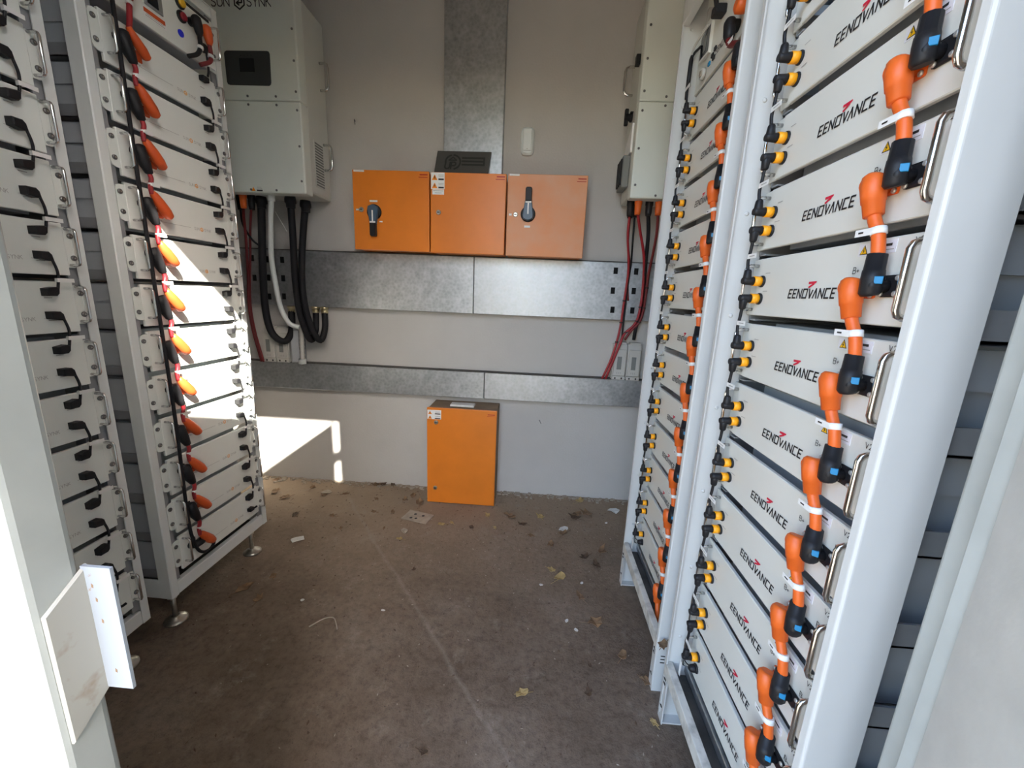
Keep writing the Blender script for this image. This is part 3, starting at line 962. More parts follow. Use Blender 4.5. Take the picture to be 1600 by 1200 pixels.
def right_jumper(w_end=None):
    """from the orange elbow on this module down to the black elbow of the module below"""
    D = -PIT_R
    a = .028
    cab = [(-.0305, .182, .022), (-a - .001, .176, .004), (-a, .163, -.02), (-.027, .157, -.045), (-.024, .157, D + .110)]
    root = MB().tube(smooth_path(cab, 4), .0100, 10).obj('power_jumper', 'orange')
    pl = MB().tube([(-.005, .194, .066), (-.020, .194, .066), (-.041, .1965, .066), (-.0445, .1965, .066)], [.0140, .0150, .0170, .012], 14)
    pl.tube([(-.029, .1965, .0815), (-.030, .1960, .077), (-.031, .1925, .060), (-.0305, .1860, .036), (-.03047, .18586, .0355), (-.030, .1795, .012), (-.0299, .1792, .0110)],
            [.0125, .0172, .0188, .0178, .0164, .0150, .0105], 14)
    pl.obj('orange_elbow', 'orange', root)
    u0, w0 = .150, D + .0685
    pb = MB().tube([(-.004, u0 - .001, w0), (-.012, u0 + .001, w0), (-.014, u0 + .003, w0), (-.034, u0 + .005, w0), (-.0385, u0 + .005, w0)], [.0100, .0105, .0135, .0155, .010], 12)
    pb.tube([(-.025, u0 + .005, w0 - .0165), (-.026, u0 + .005, w0 - .012), (-.026, u0 + .006, w0 + .012), (-.025, u0 + .008, w0 + .026), (-.02497, u0 + .00804, w0 + .0268), (-.024, u0 + .009, w0 + .053), (-.0239, u0 + .00904, w0 + .0537)],
            [.013, .0162, .0168, .0160, .0152, .0145, .0110], 12)
    bo = pb.obj('black_elbow', 'black', root)
    c_ = Vector((-.020, u0 + .005, w0 + .009))
    n_ = Vector((-.50, -.866, 0))
    t_ = Vector((-.866, .50, 0))
    mb = MB()
    mb.prism([(-.0062, -.0062), (.0062, -.0062), (.0062, .0062), (-.0062, .0062)], lambda u, v, d: tuple(c_ + t_ * u + Vector((0, 0, v)) + n_ * d), .0135, .0190, .0008)
    mb.obj('lock_clip', 'blue', bo)
    t = MB().tube([(-a, .1645, -.010), (-a, .1615, -.022)], .0116, 10).obj('cable_tag', 'label', root)
    MB().box((-a - .0114, .163, -.022), (-a - .0106, .200, -.010)).obj('tag_flag', 'label', t)
    MB().strokes([[(-.005, 0), (.004, 0)]], .003, lambda s, v, d: (-a - .0117 - d, .186 - s, -.016 + v), .0002).obj('tag_print', 'ink', t)
    return root


proto_j = right_jumper()
first = True
for key in ('near', 'far'):
    for k in range(1, 12):
        o = proto_j if first else copy_tree(proto_j)
        first = False
        o.location = (XM, YR[key], B0_R + k * PIT_R)
        tag(o, f'orange jumper cable from {ORD[k]} down to {ORD[k-1]} module, {RN[key]}', 'jumper cable', GJ_R)
for key in ('near', 'far'):     # lead leaving the lowest module and the one entering the topmost
    o = MB().tube(smooth_path([(-.0305, .182, .022), (-.029, .176, .004), (-.030, .150, -.05), (-.020, .145, -.10), (.02, .15, -.123)], 4), .010, 10).obj('power_lead', 'orange')
    o.location = (XM, YR[key], B0_R)
    pl = MB().tube([(-.005, .194, .066), (-.020, .194, .066), (-.041, .1965, .066), (-.0445, .1965, .066)], [.0140, .0150, .0170, .012], 14)
    pl.tube([(-.029, .1965, .0815), (-.030, .1960, .077), (-.031, .1925, .060), (-.0305, .1860, .036), (-.03047, .18586, .0355), (-.030, .1795, .012), (-.0299, .1792, .0110)],
            [.0125, .0172, .0188, .0178, .0164, .0150, .0105], 14)
    pl.obj('orange_elbow', 'orange', o)
    tag(o, f'orange power lead dropping from the lowest module, {RN[key]}', 'power cable')

GS_R = 'black signal cables on the right racks'


def right_signal():
    """upper signal plug of this module to the lower plug of the module above"""
    a, D = .042, PIT_R
    u, w0, w1 = .557, .0915, .0455 + D
    root = MB().tube(smooth_path([(-a, u, w0 + .022), (-a - .002, u + .004, w0 + .05), (-a, u + .003, w1 - .05), (-a, u, w1 - .022)], 4), .0042, 7).obj('signal_cable', 'black')
    for w, s in ((w0, 1), (w1, -1)):
        MB().lathe((-.006, u, w), (-1, 0, 0), [(0, .0130), (.019, .0130)], 14).obj('amber_collar', 'yellow', root)
        el = MB().tube([(-.025, u, w), (-.036, u, w), (-.046, u, w), (-.0535, u, w)], [.0118, .0108, .0105, .0085], 10)
        el.tube([(-a, u, w), (-a, u, w + s * .010), (-a, u, w + s * .026), (-a, u, w + s * .030)], [.0105, .0105, .0088, .006], 10)
        el.obj('elbow_plug', 'black', root)
    f = MB().box((-a - .006, u - .040, .148), (-a - .0052, u + .004, .160)).obj('cable_tag', 'label', root)
    MB().strokes([[(-.012, 0), (.012, 0)]], .0022, lambda s, v, d: (-a - .0062 - d, u - .020 - s, .154 + v), .0002).obj('tag_print', 'ink_grey', f)
    return root


proto_s = right_signal()
first = True
for key in ('near', 'far'):
    for k in range(0, 11):
        o = proto_s if first else copy_tree(proto_s)
        first = False
        o.location = (XM, YR[key], B0_R + k * PIT_R)
        tag(o, f'black signal cable linking {ORD[k]} and {ORD[k+1]} modules up, {RN[key]}', 'signal cable', GS_R)
for key in ('near', 'far'):
    o = MB().lathe((-.006, .557, .0455), (-1, 0, 0), [(0, .013), (.004, .0135), (.016, .011), (.02, .006)], 10).obj('rubber_plug', 'black')
    o.location = (XM, YR[key], B0_R)
    MB().tube(smooth_path([(-.020, .557, .050), (-.035, .565, .060), (-.042, .562, .075)], 4), .002, 5).obj('cap_strap', 'black', o)
    MB().box((-.043, .575, -.012), (-.042, .588, .045)).obj('cap_label', 'label', o)
    tag(o, f'black rubber plug on the unused lowest port, {RN[key]}', 'plug')

# control unit above the modules of the far right rack
cu = empty('control_unit', (XM, YR['far'], 2.347))
MB().box((.012, .050, .003), (.62, .575, .250), .003).obj('case', 'case', cu)
MB().box((0, .010, .001), (.012, .500, .236), .002).obj('front_panel', 'panel_r', cu)
MB().box((.004, .500, .001), (.010, .622, .236), .0015).obj('mounting_ear', 'panel_r', cu)
ls, tot = strokes_eenovance(0, 0, .0190)
ls = [[(u * .153 / tot, v) for u, v in q] for q in ls]
MB().strokes(ls, .0030, frt(.345, .058)).obj('logo_letters', 'ink', cu)
MB().strokes([[(-.012, .0265), (.012, .0265)], [(-.010, .0165), (.013, .0275)]], .0034, frt(.338, .058), .0013).obj('logo_mark', 'ink_red', cu)
MB().prism([(.475, .190), (.565, .190), (.575, .175), (.575, .095), (.475, .085)], lambda u, v, d: (-d, u, v), .0, .010).obj('display_bezel', 'panel_r', cu)
ds = MB().prism([(.482, .183), (.560, .183), (.567, .172), (.567, .102), (.482, .094)], lambda u, v, d: (-d, u, v), .0085, .0108).obj('display', 'glass', cu)
MB().box((-.013, .51, .11), (-.0108, .53, .16)).obj('display_glint', 'vent', ds)
for k, (u, w, mm) in enumerate(((.470, .045, 'blue'), (.445, .060, 'ink'), (.425, .072, 'ink'), (.43, .045, 'ink'))):
    MB().box((-.006, u - .008, w - .007), (0, u + .008, w + .007), .001).obj('port', mm, cu)
MB().lathe((0, .520, .035), (-1, 0, 0), [(0, .020), (.012, .020), (.013, .013)], 14).obj('round_port', 'bakelite', cu)
MB().lathe((-.013, .520, .035), (-1, 0, 0), [(0, .012), (.004, .010)], 12).obj('port_core', 'card', cu)
MB().tube(smooth_path([(-.012, .50, .19), (-.03, .585, .16), (-.035, .59, .10), (-.03, .585, .02)], 5), .004, 6).obj('signal_wire', 'bakelite', cu)
MB().tube(smooth_path([(-.012, .56, .15), (-.03, .600, .13), (-.035, .603, .04), (-.035, .60, -.02)], 5), .005, 6).obj('signal_wire', 'black', cu)
MB().box((-.040, .365, .150), (0, .405, .180), .003).obj('black_connector', 'black', cu)
MB().tube(smooth_path([(-.035, .375, .178), (-.045, .36, .20), (-.03, .35, .24)], 4), .008, 8).obj('black_lead', 'black', cu)
tag(cu, 'white control unit with small display atop the far right rack', 'control unit')
o = MB().tube(smooth_path([(-.028, .238, -.002), (-.028, .225, -.022), (-.026, .185, -.042), (-.024, .160, -.055)], 4), .010, 10).obj('power_jumper', 'maroon')
o.location = (XM, YR['far'], 2.347)
pb = MB().tube([(0, .247, .042), (-.034, .247, .042), (-.040, .247, .042)], [.018, .019, .012], 12)
pb.tube([(-.026, .249, .060), (-.027, .247, .048), (-.027, .243, .012), (-.027, .240, -.004)], [.015, .020, .018, .012], 12)
pb.obj('black_elbow', 'black', o)
pb = MB().tube([(-.005, .150, -.108), (-.034, .150, -.108), (-.038, .151, -.108)], [.017, .019, .012], 12)
pb.tube([(-.025, .150, -.124), (-.025, .151, -.10), (-.024, .156, -.062), (-.024, .158, -.052)], [.015, .019, .016, .011], 12)
pb.obj('black_elbow', 'black', o)
MB().box((-.037, .185, -.03), (-.0362, .235, -.018)).obj('cable_tag', 'label', o)
tag(o, 'red jumper with two black plugs under the right control unit', 'jumper cable')
o = MB().lathe((XM, YR['far'] + .185, 2.347 + .062), (-1, 0, 0), [(0, .02), (.02, .022), (.036, .022), (.042, .014)], 14).obj('power_plug', 'orange')
MB().tube(smooth_path([(XM - .02, YR['far'] + .185, 2.347 + .07), (XM - .025, YR['far'] + .17, 2.347 + .15), (XM - .01, YR['far'] + .15, 2.347 + .25)], 4), .010, 8).obj('lead', 'orange', o)
tag(o, 'round orange plug on the right control unit', 'power plug')

o = MB().tube(smooth_path([(-.042, .557, .1135), (-.044, .560, .150), (-.044, .562, .200)], 4), .0042, 7).obj('signal_cable', 'black')
o.location = (XM, YR['far'], B0_R + 11 * PIT_R)
MB().lathe((-.006, .557, .0915), (-1, 0, 0), [(0, .0130), (.019, .0130)], 14).obj('amber_collar', 'yellow', o)
el = MB().tube([(-.025, .557, .0915), (-.036, .557, .0915), (-.046, .557, .0915), (-.0535, .557, .0915)], [.0118, .0108, .0105, .0085], 10)
el.tube([(-.042, .557, .0915), (-.042, .557, .1015), (-.042, .557, .1175), (-.042, .557, .1215)], [.0105, .0105, .0088, .006], 10)
el.obj('elbow_plug', 'black', o)
MB().tube([(-.044, .562, .185), (-.044, .562, .200), (-.043, .563, .275), (-.042, .563, .290)], [.006, .0085, .0085, .005], 10).obj('straight_plug', 'black', o)
MB().box((-.0515, .520, .163), (-.0505, .566, .175)).obj('cable_tag', 'label', o)
tag(o, 'black signal cable with straight plug below the right control unit', 'signal cable')

# ------------------------------------------------------------------ left-hand racks
XPL, XML = -1.530, -1.533
PIT_L, B0_L = .1820, .2305
YL = {'near': .690, 'far': 1.420}
YLM = {k: v - .013 for k, v in YL.items()}      # where the modules sit


def flt(yc, wc):
    return lambda t, v, a: (a, yc + t, wc + v)


def left_rack(y0, label):
    root = empty('battery_rack', (XPL, y0, 0))
    W, zt, zb = .630, 2.702, .135

    def post(ya, s):
        pts = [(-.003, ya), (-.053, ya), (-.053, ya + s * .004), (-.006, ya + s * .004), (-.004, ya + s * .006), (-.004, ya + s * .033), (0, ya + s * .033), (0, ya + s * .003)]
        if s > 0:
            pts = pts[::-1]
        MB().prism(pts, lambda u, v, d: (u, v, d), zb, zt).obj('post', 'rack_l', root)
    post(0, 1)
    post(W, -1)
    for ya in (0, W - .05):
        MB().box((-.66, ya, zb), (-.61, ya + .05, zt), .004).obj('post', 'rack_l', root)
    for ya in (.028, W - .058):
        MB().box((-.017, ya, .20), (-.010, ya + .030, zt - .04)).obj('mounting_rail', 'rail', root)
    MB().box((-.030, .033, zb), (-.001, W - .033, .196), .003).obj('bottom_beam', 'rack_l', root)
    MB().box((-.60, .03, .150), (-.03, W - .03, .156)).obj('bottom_tray', 'dark', root)
    MB().box((-.030, .033, 2.662), (-.001, W - .033, zt), .003).obj('top_beam', 'rack_l', root)
    MB().box((-.66, 0, zt), (0, W, zt + .004)).obj('top_plate', 'rack_l', root)
    for ya in (0, W - .006):
        MB().box((-.61, ya, zb), (-.053, ya + .006, .226), .001).obj('side_sill', 'rack_l', root)
        MB().box((-.61, ya, 2.66), (-.053, ya + .006, zt), .001).obj('side_sill', 'rack_l', root)
    for k in range(12):
        z = B0_L + k * PIT_L
        for s, ya in ((1, .020), (-1, W - .050)):
            mb = MB().box((-.60, ya, z - .012), (-.055, ya + .030, z - .008))
            mb.box((-.60, ya if s > 0 else ya + .026, z - .012), (-.055, ya + .004 if s > 0 else ya + .030, z + .028))
            mb.obj('shelf_rail', 'rail', root)
    for ya in (.028, W - .105):
        for xx in (-.030, -.60):
            ft = MB().cyl((xx, ya, .012), (xx, ya, .140), .0105, None, 10).obj('levelling_foot', 'zinc', root)
            MB().lathe((xx, ya, 0), (0, 0, 1), [(0, .046), (.006, .046), (.012, .036), (.022, .018), (.026, .016)], 16).obj('foot_disc', 'zinc', ft)
            MB().lathe((xx, ya, .118), (0, 0, 1), [(0, .019), (.014, .019)], 6).obj('lock_nut', 'zinc', ft)
    tag(root, label, 'battery rack', 'grey-white racks on the left')
    return root


left_rack(YL['near'], 'grey-white battery rack on the left, nearest the doorway')
left_rack(YL['far'], 'grey-white battery rack on the left, crossed by sunlight')


def ear(ya, yb_, w0, w1):
    pts = []
    r = .014
    outer = ya if ya < .3 else yb_
    inner = yb_ if ya < .3 else ya
    s = 1 if outer < inner else -1
    pts = [(inner, w0), (inner, w1), (outer + s * r * 1.2, w1), (outer + s * r * .35, w1 - r * .35), (outer, w1 - r * 1.2), (outer, w0 + r * 1.2), (outer + s * r * .35, w0 + r * .35), (outer + s * r * 1.2, w0)]
    return pts


def left_module():
    root = MB().box((-.60, .052, .001), (-.085, .575, .164), .002).obj('battery_module', 'case')
    MB().box((-.58, .0455, .094), (-.03, .052, .157)).obj('side_cover', 'case', root)
    MB().box((-.55, .0455, .050), (-.30, .052, .084)).obj('side_cover', 'case', root)
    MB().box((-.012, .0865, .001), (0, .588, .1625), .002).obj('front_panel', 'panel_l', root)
    for ya, yb_, us in ((.053, .0865, .067), (.588, .622, .606)):
        er = MB().prism(ear(ya, yb_, .026, .152), lambda u, v, d: (d, u, v), -.006, -.001).obj('mounting_ear', 'panel_l', root)
        for w in (.057, .126):
            MB().lathe((-.001, us, w), (1, 0, 0), [(0, .0088), (.0035, .0088), (.006, .0055)], 10).obj('screw', 'bolt', er)
            MB().cyl((.005, us, w), (.0054, us, w), .0028, None, 6).obj('screw_socket', 'zinc', er)
    u_handle(MB(), (0, .103, .034), (1, 0, 0), (0, 0, .113), .034, .0048, 8, .3).obj('handle', 'chrome', root)
    u_handle(MB(), (0, .594, .034), (1, 0, 0), (0, 0, .113), .034, .0048, 8, .3).obj('handle', 'chrome', root)
    for s0, s1 in ((-.205, -.062), (.072, .120)):
        MB().strokes([[(s0, 0), (s1, 0)]], .0012, flt(.418, .048)).obj('panel_line', 'ink_grey', root)
    l1, _ = text_lines('SUN', .011, .25)
    MB().strokes([[(u - .028, v) for u, v in q] for q in l1], .0011, flt(.418, .048)).obj('logo_letters', 'ink_grey', root)
    l1, _ = text_lines('SYNK', .011, .25)
    MB().strokes([[(u + .032, v) for u, v in q] for q in l1], .0011, flt(.418, .048)).obj('logo_letters', 'ink_grey', root)
    rg = [(.0075 * math.cos(k * math.pi / 3 + .52), .0075 * math.sin(k * math.pi / 3 + .52)) for k in range(7)]
    MB().strokes([rg, [(-.003, -.001), (.003, -.001)]], .0026, flt(.416, .048)).obj('logo_emblem', 'ink_orange', root)
    for u, w in ((.210, .052), (.512, .112), (.512, .042)):
        MB().strokes([[(-.010, 0), (.010, 0)]], .0024, flt(u, w)).obj('port_mark', 'ink_grey', root)
    for mm, u, w in (('black', .147, .101), ('orange_l', .212, .078)):
        MB().box((0, u - .016, w - .018), (.006, u + .016, w + .018), .003).obj('socket_flange', mm, root)
    return root


RNL = {'near': 'left rack nearest the doorway', 'far': 'sunlit left rack'}
proto_l = left_module()
first = True
for key in ('far', 'near'):
    for k in range(12):
        o = proto_l if first else copy_tree(proto_l)
        first = False
        o.location = (XML, YLM[key], B0_L + k * PIT_L)
        tag(o, f'white battery module with thin grey line, {ORD[k]} up in the {RNL[key]}', 'battery module', 'white battery modules in the left racks')


def left_jumper():
    """black plug of this module down to the orange plug of the module below"""
    D = -PIT_L
    root = MB().tube(smooth_path([(.036, .157, .030), (.038, .160, .010), (.038, .152, D + .165), (.040, .152, D + .136)], 4), .0078, 8).obj('power_jumper', 'red_cable')
    pb = MB().tube([(.006, .136, .098), (.020, .136, .098), (.040, .138, .098), (.044, .138, .098)], [.0175, .0195, .0195, .012], 10)
    pb.tube([(.028, .134, .121), (.029, .135, .116), (.030, .140, .090), (.033, .148, .058), (.036, .157, .030), (.036, .158, .026)], [.012, .0195, .0215, .0195, .0130, .008], 12)
    pb.obj('black_plug', 'black', root)
    po = MB().tube([(.006, .212, D + .078), (.022, .211, D + .078), (.034, .209, D + .079)], [.0155, .0160, .014], 10)
    po.tube([(.038, .220, D + .062), (.039, .216, D + .066), (.040, .201, D + .084), (.041, .178, D + .112), (.040, .160, D + .138), (.040, .155, D + .146)], [.010, .0165, .0200, .0185, .0135, .008], 12)
    po.obj('orange_plug', 'orange_l', root)
    tg = MB().tube([(.038, .1555, -.006), (.038, .1545, -.016)], .0095, 8).obj('cable_tag', 'label', root)
    MB().box((.0480, .150, -.018), (.0488, .182, -.004)).obj('tag_flag', 'label', tg)
    return root


proto = left_jumper()
for k in range(1, 12):
    o = proto if k == 1 else copy_tree(proto)
    o.location = (XML, YLM['far'], B0_L + k * PIT_L)
    tag(o, f'red jumper cable from {ORD[k]} down to {ORD[k-1]} module, sunlit left rack', 'jumper cable', 'red jumper cables on the left rack')


def left_patch():
    D = -PIT_L
    root = MB().tube(smooth_path([(.020, .528, .046), (.022, .533, .020), (.022, .534, D + .182), (.021, .531, D + .158), (.020, .528, D + .140)], 4), .0038, 7).obj('data_cable', 'black')
    for u, w, s in ((.512, .058, -1), (.512, D + .130, 1)):
        MB().prism([(-.016, s * .011), (-.016, -s * .012), (.009, -s * .012), (.016, -s * .004), (.019, s * .014), (.010, s * .016)][::s], lambda p, q, d: (d, u + p, w + q), 0, .026, .003).obj('data_plug', 'black', root)
    t = MB().box((.016, .527, -.021), (.028, .540, -.009)).obj('cable_tag', 'label', root)
    MB().box((.0275, .525, -.021), (.0283, .572, -.009)).obj('tag_flag', 'label', t)
    return root


proto = left_patch()
first = True
for key in ('far', 'near'):
    for k in range(1, 12):
        o = proto if first else copy_tree(proto)
        first = False
        o.location = (XML, YLM[key], B0_L + k * PIT_L)
        tag(o, f'short black data cable from {ORD[k]} to {ORD[k-1]} module, {RNL[key]}', 'data cable', 'black data cables on the left racks')
for key in ('far', 'near'):
    o = MB().box((0, .497, .048), (.024, .528, .068), .003).obj('port_plug', 'black', None, (XML, YLM[key], B0_L))
    MB().tube([(.016, .52, .058), (.022, .535, .058), (.024, .545, .060)], .005, 7).obj('lead', 'black', o)
    tag(o, f'small black plug in the lowest data port, {RNL[key]}', 'plug')

# long black cable hanging down the front of the far left rack, ending in a looped plug
yl = YL['far']
o = MB().tube(smooth_path([(-1.500, yl + .095, 2.98), (-1.500, yl + .100, 2.43), (-1.500, yl + .098, 1.93), (-1.500, yl + .102, 1.45), (-1.500, yl + .106, .95), (-1.500, yl + .098, .48), (-1.500, yl + .112, .345),
                           (-1.498, yl + .135, .282), (-1.496, yl + .178, .262), (-1.494, yl + .208, .282), (-1.496, yl + .206, .315), (-1.500, yl + .185, .332)], 7), .0068, 9).obj('hanging_cable', 'blackm')
MB().tube([(-1.502, yl + .195, .331), (-1.503, yl + .180, .331), (-1.505, yl + .148, .326), (-1.508, yl + .128, .323), (-1.525, yl + .124, .322), (-1.544, yl + .124, .322)], [.010, .0155, .0185, .017, .017, .016], 12).obj('black_plug', 'black', o)
tag(o, 'long black cable hanging down the front of the sunlit left rack', 'power cable')

# control unit on top of the far left rack
cu = empty('control_unit', (XML, yl - .013, 2.442))
MB().box((-.60, .052, .001), (-.014, .575, .210), .003).obj('case', 'case', cu)
MB().box((-.012, .056, .001), (0, .620, .205), .002).obj('front_panel', 'panel_l', cu)
for w, mm, nm in ((.176, 'button_yellow', 'yellow_button'), (.128, 'button_red', 'red_button')):
    b_ = MB().lathe((0, .440, w), (1, 0, 0), [(0, .0215), (.006, .0215), (.008, .016)], 16).obj('button_ring', 'black', cu)
    MB().lathe((.008, .440, w), (1, 0, 0), [(0, .0155), (.008, .0155), (.010, .012)], 14).obj(nm, mm, b_)
MB().lathe((0, .428, .062), (1, 0, 0), [(0, .0135), (.004, .0135), (.006, .010)], 14).obj('blue_button', 'led', cu)
d_ = MB().box((0, .270, .072), (.006, .350, .185), .003).obj('display_panel', 'rail', cu)
MB().box((.006, .282, .082), (.0068, .328, .175)).obj('display', 'glass', d_)
MB().box((.006, .331, .082), (.0068, .346, .175)).obj('display_strip', 'vent', d_)
s_ = MB().box((0, .262, .030), (.001, .360, .064)).obj('caution_label', 'label', cu)
MB().box((.001, .266, .046), (.0014, .356, .061)).obj('caution_band', 'orange_l', s_)
MB().strokes([[(-.040, -.010), (.040, -.010)], [(-.036, -.004), (.036, -.004)]], .0022, flt(.311, .046), .0014).obj('print_line', 'ink_grey', s_)
u_handle(MB(), (0, .596, .050), (1, 0, 0), (0, 0, .125), .036, .0048, 8, .3).obj('handle', 'chrome', cu)
for w in (.070, .155):
    MB().lathe((0, .606, w), (1, 0, 0), [(0, .007), (.003, .007), (.005, .004)], 8).obj('screw', 'bolt', cu)
for k in range(2):
    MB().box((0, .30 + k * .16, .190), (.003, .43 + k * .16, .200)).obj('vent_slot', 'ink', cu)
tag(cu, 'white control unit with coloured buttons atop the sunlit left rack', 'control unit')


def hang_plug(u, w, body, cable, label, pts):
    o = MB().tube(smooth_path(pts, 5), .0085, 8).obj('power_lead', cable)
    o.location = (XML, yl - .013, 2.442)
    b = MB().tube([(0, u, w), (.020, u, w), (.032, u, w)], [.016, .017, .014], 10)
    b.tube([(.030, u - .006, w + .022), (.031, u - .004, w + .014), (.032, u, w - .010), (.034, u + .002, w - .036), (.034, u + .002, w - .052)], [.010, .018, .019, .015, .009], 12)
    b.obj('plug', body, o)
    tag(o, label, 'power cable')
    MB().tube([Vector(pts[1]), Vector(pts[1]) + Vector((0, -.004, -.012))], .0115, 8).obj('cable_tag', 'label', o)
    return o


hang_plug(.485, .135, 'black', 'black', 'black plug and lead on the left control unit', [(.034, .487, .085), (.036, .484, .045), (.030, .470, .010), (.012, .440, -.014)])
hang_plug(.538, .130, 'orange_l', 'maroon', 'orange plug with maroon lead on the left control unit', [(.034, .540, .080), (.036, .540, .040), (.034, .530, .010), (.012, .500, -.016)])
o = hang_plug(.190, .092, 'orange_l', 'red_cable', 'orange plug joining the left control unit to the top module', [(.034, .19, .044), (.036, .175, .020), (.036, .165, -.040), (.036, .158, -.075)])
pb = MB().tube([(.040, .152, -.070), (.040, .166, -.090), (.038, .195, -.118), (.036, .214, -.136), (.036, .218, -.140)], [.009, .014, .018, .015, .009], 12).obj('orange_plug', 'orange_l', o)
o = MB().tube(smooth_path([(.020, .528, .070), (.022, .533, .035), (.022, .534, -.020), (.020, .528, -.048)], 5), .0046, 7).obj('data_cable', 'black', None, (XML, yl - .013, 2.442))
MB().lathe((0, .540, .068), (1, 0, 0), [(0, .018), (.012, .018), (.020, .010)], 12).obj('data_plug', 'black', o)
MB().box((0, .497, -.075), (.026, .530, -.053), .003).obj('data_plug', 'black', o)
MB().box((.022, .525, -.008), (.032, .565, .006)).obj('cable_tag', 'label', o)
tag(o, 'short black data cable below the left control unit', 'data cable')

# strike plate welded to the left door jamb
sp = empty('strike_plate', (-.490, .361, .985))
MB().prism([(-.0435, .009), (.002, .041), (.002, .204), (-.0435, .173)], lambda u, v, d: (d, u, v), .0004, .0045, .0012).obj('back_plate', 'rust', sp)
MB().prism([(.001, .041), (.036, .041), (.036, .204), (.001, .204)], lambda u, v, d: (u, d, v), -.0032, .0012, .0008).obj('bent_flange', 'plate', sp)
for (u_, v_) in ((.010, .178), (.012, .160), (.014, .132), (.018, .064)):
    MB().prism([(u_, v_), (u_ + .0022, v_ - .001), (u_ + .0026, v_ + .003), (u_ + .0005, v_ + .005)], lambda u, v, d: (u, d, v), -.0034, -.0031).obj('rust_chip', 'leaf', sp)
tag(sp, 'chipped white bent steel plate welded to the left door jamb', 'bracket')

# ------------------------------------------------------------------ litter on the floor


def litter(name, x, y, size, m, label, cat, group, kind='leaf', rot=None):
    mb = MB()
    rot = random.uniform(0, 6.28) if rot is None else rot
    ca, sa = math.cos(rot), math.sin(rot)
    n = 11
    if kind == 'leaf':
        rim = []
        for k in range(n):
            a = 2 * math.pi * k / n
            rr = size * (random.uniform(.55, 1.0)) * (1.0 if k % 2 else .72)
            u, v = rr * math.cos(a), rr * .62 * math.sin(a)
            rim.append((u, v, size * (.10 + .45 * (u / size) ** 2 * random.uniform(.3, 1) + random.uniform(0, .15))))
    else:
        rim = []
        for k in range(7):
            a = 2 * math.pi * k / 7 + random.uniform(-.2, .2)
            rr = size * random.uniform(.75, 1.0)
            rim.append((rr * math.cos(a), rr * .7 * math.sin(a), size * random.uniform(.05, .35)))
        n = 7
    top = [mb.bm.verts.new((u * ca - v * sa, u * sa + v * ca, z + .003)) for u, v, z in rim]
    bot = [mb.bm.verts.new((u * ca - v * sa, u * sa + v * ca, max(z, .0005) + .0008)) for u, v, z in rim]
    ct = mb.bm.verts.new((0, 0, size * .06 + .0035))
    cb = mb.bm.verts.new((0, 0, .0008))
    for k in range(n):
        j = (k + 1) % n
        mb.bm.faces.new((top[k], top[j], ct))
        mb.bm.faces.new((bot[j], bot[k], cb))
        mb.bm.faces.new((top[j], top[k], bot[k], bot[j]))
    if kind == 'leaf':
        mb.tube([(-size * .8 * ca, -size * .8 * sa, .004), (0, 0, .005), (size * 1.25 * ca, size * 1.25 * sa, .006)], .0012, 4)
    o = mb.obj(name, m, None, (x, y, 0))
    return tag(o, label, cat, group)


LEAVES = []
for kind, ll in (('leaf_y', ((.401, 2.79, .055), (.204, 1.92, .050), (-.267, 2.50, .032), (-.20, 2.357, .025), (-.554, 2.356, .030), (-.491, 2.38, .022), (.10, 2.53, .048), (.02, 1.253, .032), (-.77, 2.164, .028), (.16, 1.985, .030))),
                 ('leaf', ((-1.19, 2.825, .050), (-.897, 2.633, .035), (-.85, 2.70, .045), (-.78, 2.60, .055), (-.73, 2.74, .04), (.355, 1.629, .050), (.43, 2.62, .060), (.36, 2.60, .045), (-.105, 2.51, .05), (.041, 2.30, .030), (.25, 2.345, .05),
                  (.16, 2.22, .04), (.47, 2.19, .05), (.30, 1.79, .035), (.45, 1.46, .035), (-1.493, 2.627, .028), (-1.64, 2.72, .035), (-1.98, 2.80, .04), (-1.87, 2.62, .05), (-1.75, 2.55, .045), (-1.30, 2.36, .03), (-1.176, 2.231, .018),
                  (-.909, 2.266, .016), (-.92, 2.46, .03), (-1.05, 2.45, .025), (-1.35, 2.66, .03), (-1.10, 2.62, .025), (.52, 1.35, .03), (-1.40, 1.66, .045), (-1.28, 1.60, .035), (-1.31, 1.76, .03))),
                 ('leaf_d', ((.36, 2.12, .04), (.42, 2.06, .045), (.34, 2.55, .05), (-.35, 2.34, .03), (-.02, 2.42, .035), (-1.14, 2.84, .05), (-1.06, 2.85, .04), (-1.55, 2.35, .03), (.28, 1.28, .028), (-.30, 1.02, .022), (.30, 1.40, .015), (-.60, 1.90, .02)))):
    LEAVES += [(kind,) + q for q in ll]


def leaf_zone(x, y):
    if y > 2.4:
        return 'left of the floor cabinet' if x < -.5 else 'right of the floor cabinet'
    if x > .15:
        return 'beside the right racks'
    return 'in front of the left racks' if x < -1.0 else 'in the middle of the floor'


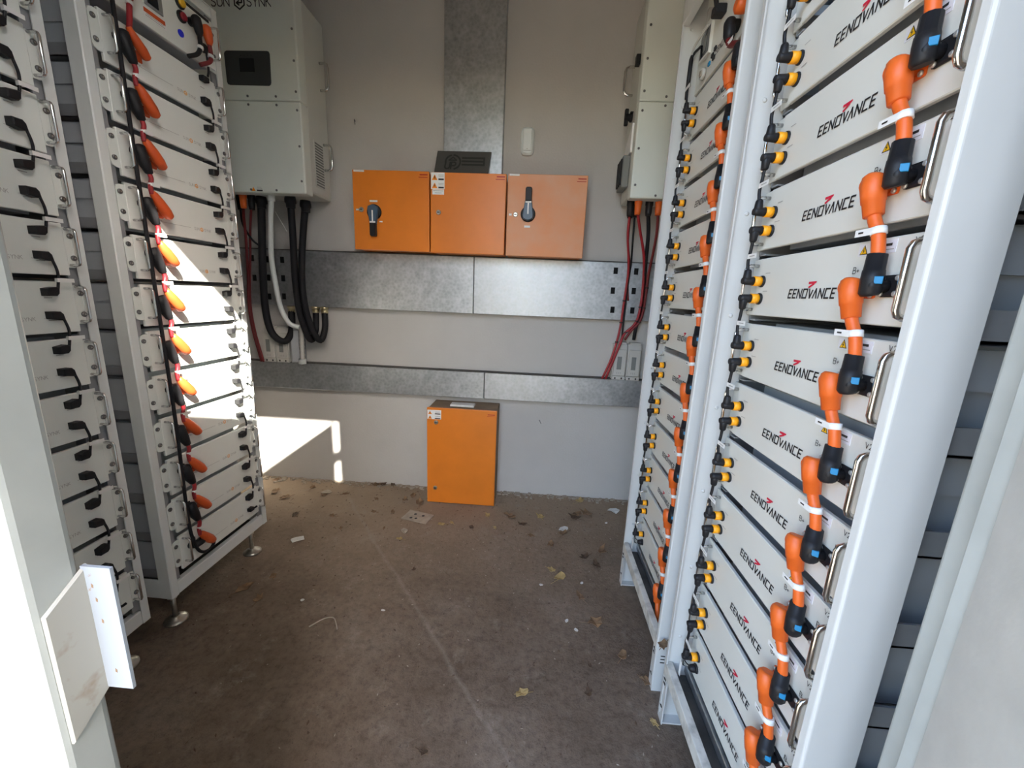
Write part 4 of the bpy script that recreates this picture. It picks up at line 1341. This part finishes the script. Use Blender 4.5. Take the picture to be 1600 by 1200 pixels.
count = {}
for kind, x, y, s in sorted(LEAVES, key=lambda q: -q[2]):
    zone = leaf_zone(x, y)
    c = count[(kind, zone)] = count.get((kind, zone), 0) + 1
    look = {'leaf_y': 'small yellowed dry leaf', 'leaf': 'curled brown dry leaf', 'leaf_d': 'dark flat dead leaf'}[kind]
    litter('dry_leaf', x, y, s * 1.15, kind, f'{look} {zone}, {ORD[min(c, 16) - 1]} from the back wall', 'leaf', 'dead leaves scattered on the floor')
litter('paper_scrap', .633, 2.68, .055, 'paper', 'crumpled white paper beside the far right rack foot', 'paper', None, 'p', 2.9)
litter('paper_scrap', .250, 2.40, .042, 'paper', 'white torn paper scrap resting by a brown leaf', 'paper', None, 'p', .7)
litter('paper_scrap', -1.37, 2.076, .048, 'paper', 'whitish paper scrap in front of the sunlit left rack', 'paper', None, 'p', .2)
litter('paper_scrap', -1.50, 2.66, .05, 'card', 'flat pale card scrap near the back wall sun patch', 'paper', None, 'p', .1)
litter('paper_scrap', -.77, 2.25, .035, 'card', 'small pale bent card scrap left of the floor cabinet', 'paper', None, 'p', 2.2)
for k, (x, y) in enumerate(((.552, 2.516), (-.20, 2.36), (.32, 1.90), (.10, 1.86), (.22, 1.63), (-1.07, 1.62), (-.66, 1.60), (.26, 1.58))):
    litter('paper_chip', x, y, .012, 'paper', f'tiny white paper chip on the brown floor, {ORD[k]} from the back wall', 'paper', 'tiny paper chips on the floor', 'p')
o = litter('dry_leaf', .537, 1.285, .034, 'leaf', 'brown dry leaf caught on the near right rack base', 'leaf', None)
o.location.z = .2415
litter('dry_leaf', .505, 1.19, .022, 'leaf_y', 'small orange-brown leaf against the near right rack foot', 'leaf', None)
o = MB()
o.box((-.095, -.060, .001), (.095, .060, .006), .002)
o = o.obj('cover_plate', 'card', None, (-.735, 2.425, 0))
for (x, y) in ((-.03, .02), (.03, .02), (.0, -.025), (-.035, -.03)):
    MB().cyl((x, y, .0058), (x, y, .0066), .010, None, 10).obj('hole', 'ink', o)
o.rotation_euler = (0, 0, -.25)
tag(o, 'dusty square plate with round holes on the floor', 'plate')
o = MB().tube(smooth_path([(-.95, 1.47, .004), (-.91, 1.52, .004), (-.87, 1.53, .006), (-.84, 1.50, .004), (-.82, 1.47, .004)], 4), .003, 5).obj('twig', 'card')
tag(o, 'thin pale curved twig on the brown floor', 'twig')

# grit along the foot of the back wall
gb = MB()
for k in range(420):
    x = random.uniform(XL + .1, .9)
    y = YB - abs(random.gauss(0, .035)) - .004
    s = random.uniform(.003, .011)
    gb.box((x - s, y - s, 0), (x + s, y + s * .8, s * .9))
gb.obj('grit', 'card', kind='stuff', label='crumbled grit and dust along the foot of the back wall', category='grit')

for nm, m_, cnt, lab, a0, b0 in (('crumbs', 'leaf_d', 520, 'dark crumbs of dirt and leaf strewn over the floor', .002, .007), ('chips', 'card', 260, 'pale crumbs of plaster strewn over the floor', .0015, .005)):
    gb = MB()
    n = 0
    while n < cnt:
        x, y = random.uniform(-1.75, .62), random.uniform(.75, 2.85)
        if random.random() > .25 + .75 * ((y - .7) / 2.1) ** 1.5 or (x < -1.25 and y < 1.4):
            continue
        a = random.uniform(0, 3.14)
        l_, w_ = random.uniform(a0, b0) * 1.6, random.uniform(a0, b0) * .6
        h_ = w_ * .5
        c_, s_ = math.cos(a), math.sin(a)
        base = [(x + c_ * p - s_ * q, y + s_ * p + c_ * q) for p, q in ((-l_, 0), (0, -w_), (l_, 0), (0, w_))]
        vs = [gb.bm.verts.new((p, q, 0)) for p, q in base]
        tp = gb.bm.verts.new((x + w_ * .3, y, h_ + .001))
        for k in range(4):
            gb.bm.faces.new((vs[k], vs[(k + 1) % 4], tp))
        n += 1
    gb.obj(nm, m_, kind='stuff', label=lab, category='grit')

# ------------------------------------------------------------------ units -> metres
for me in bpy.data.meshes:
    me.transform(Matrix.Scale(S, 4))
for o in scn.objects:
    if o not in (cam_ob, sun_ob):
        o.location = o.location * S
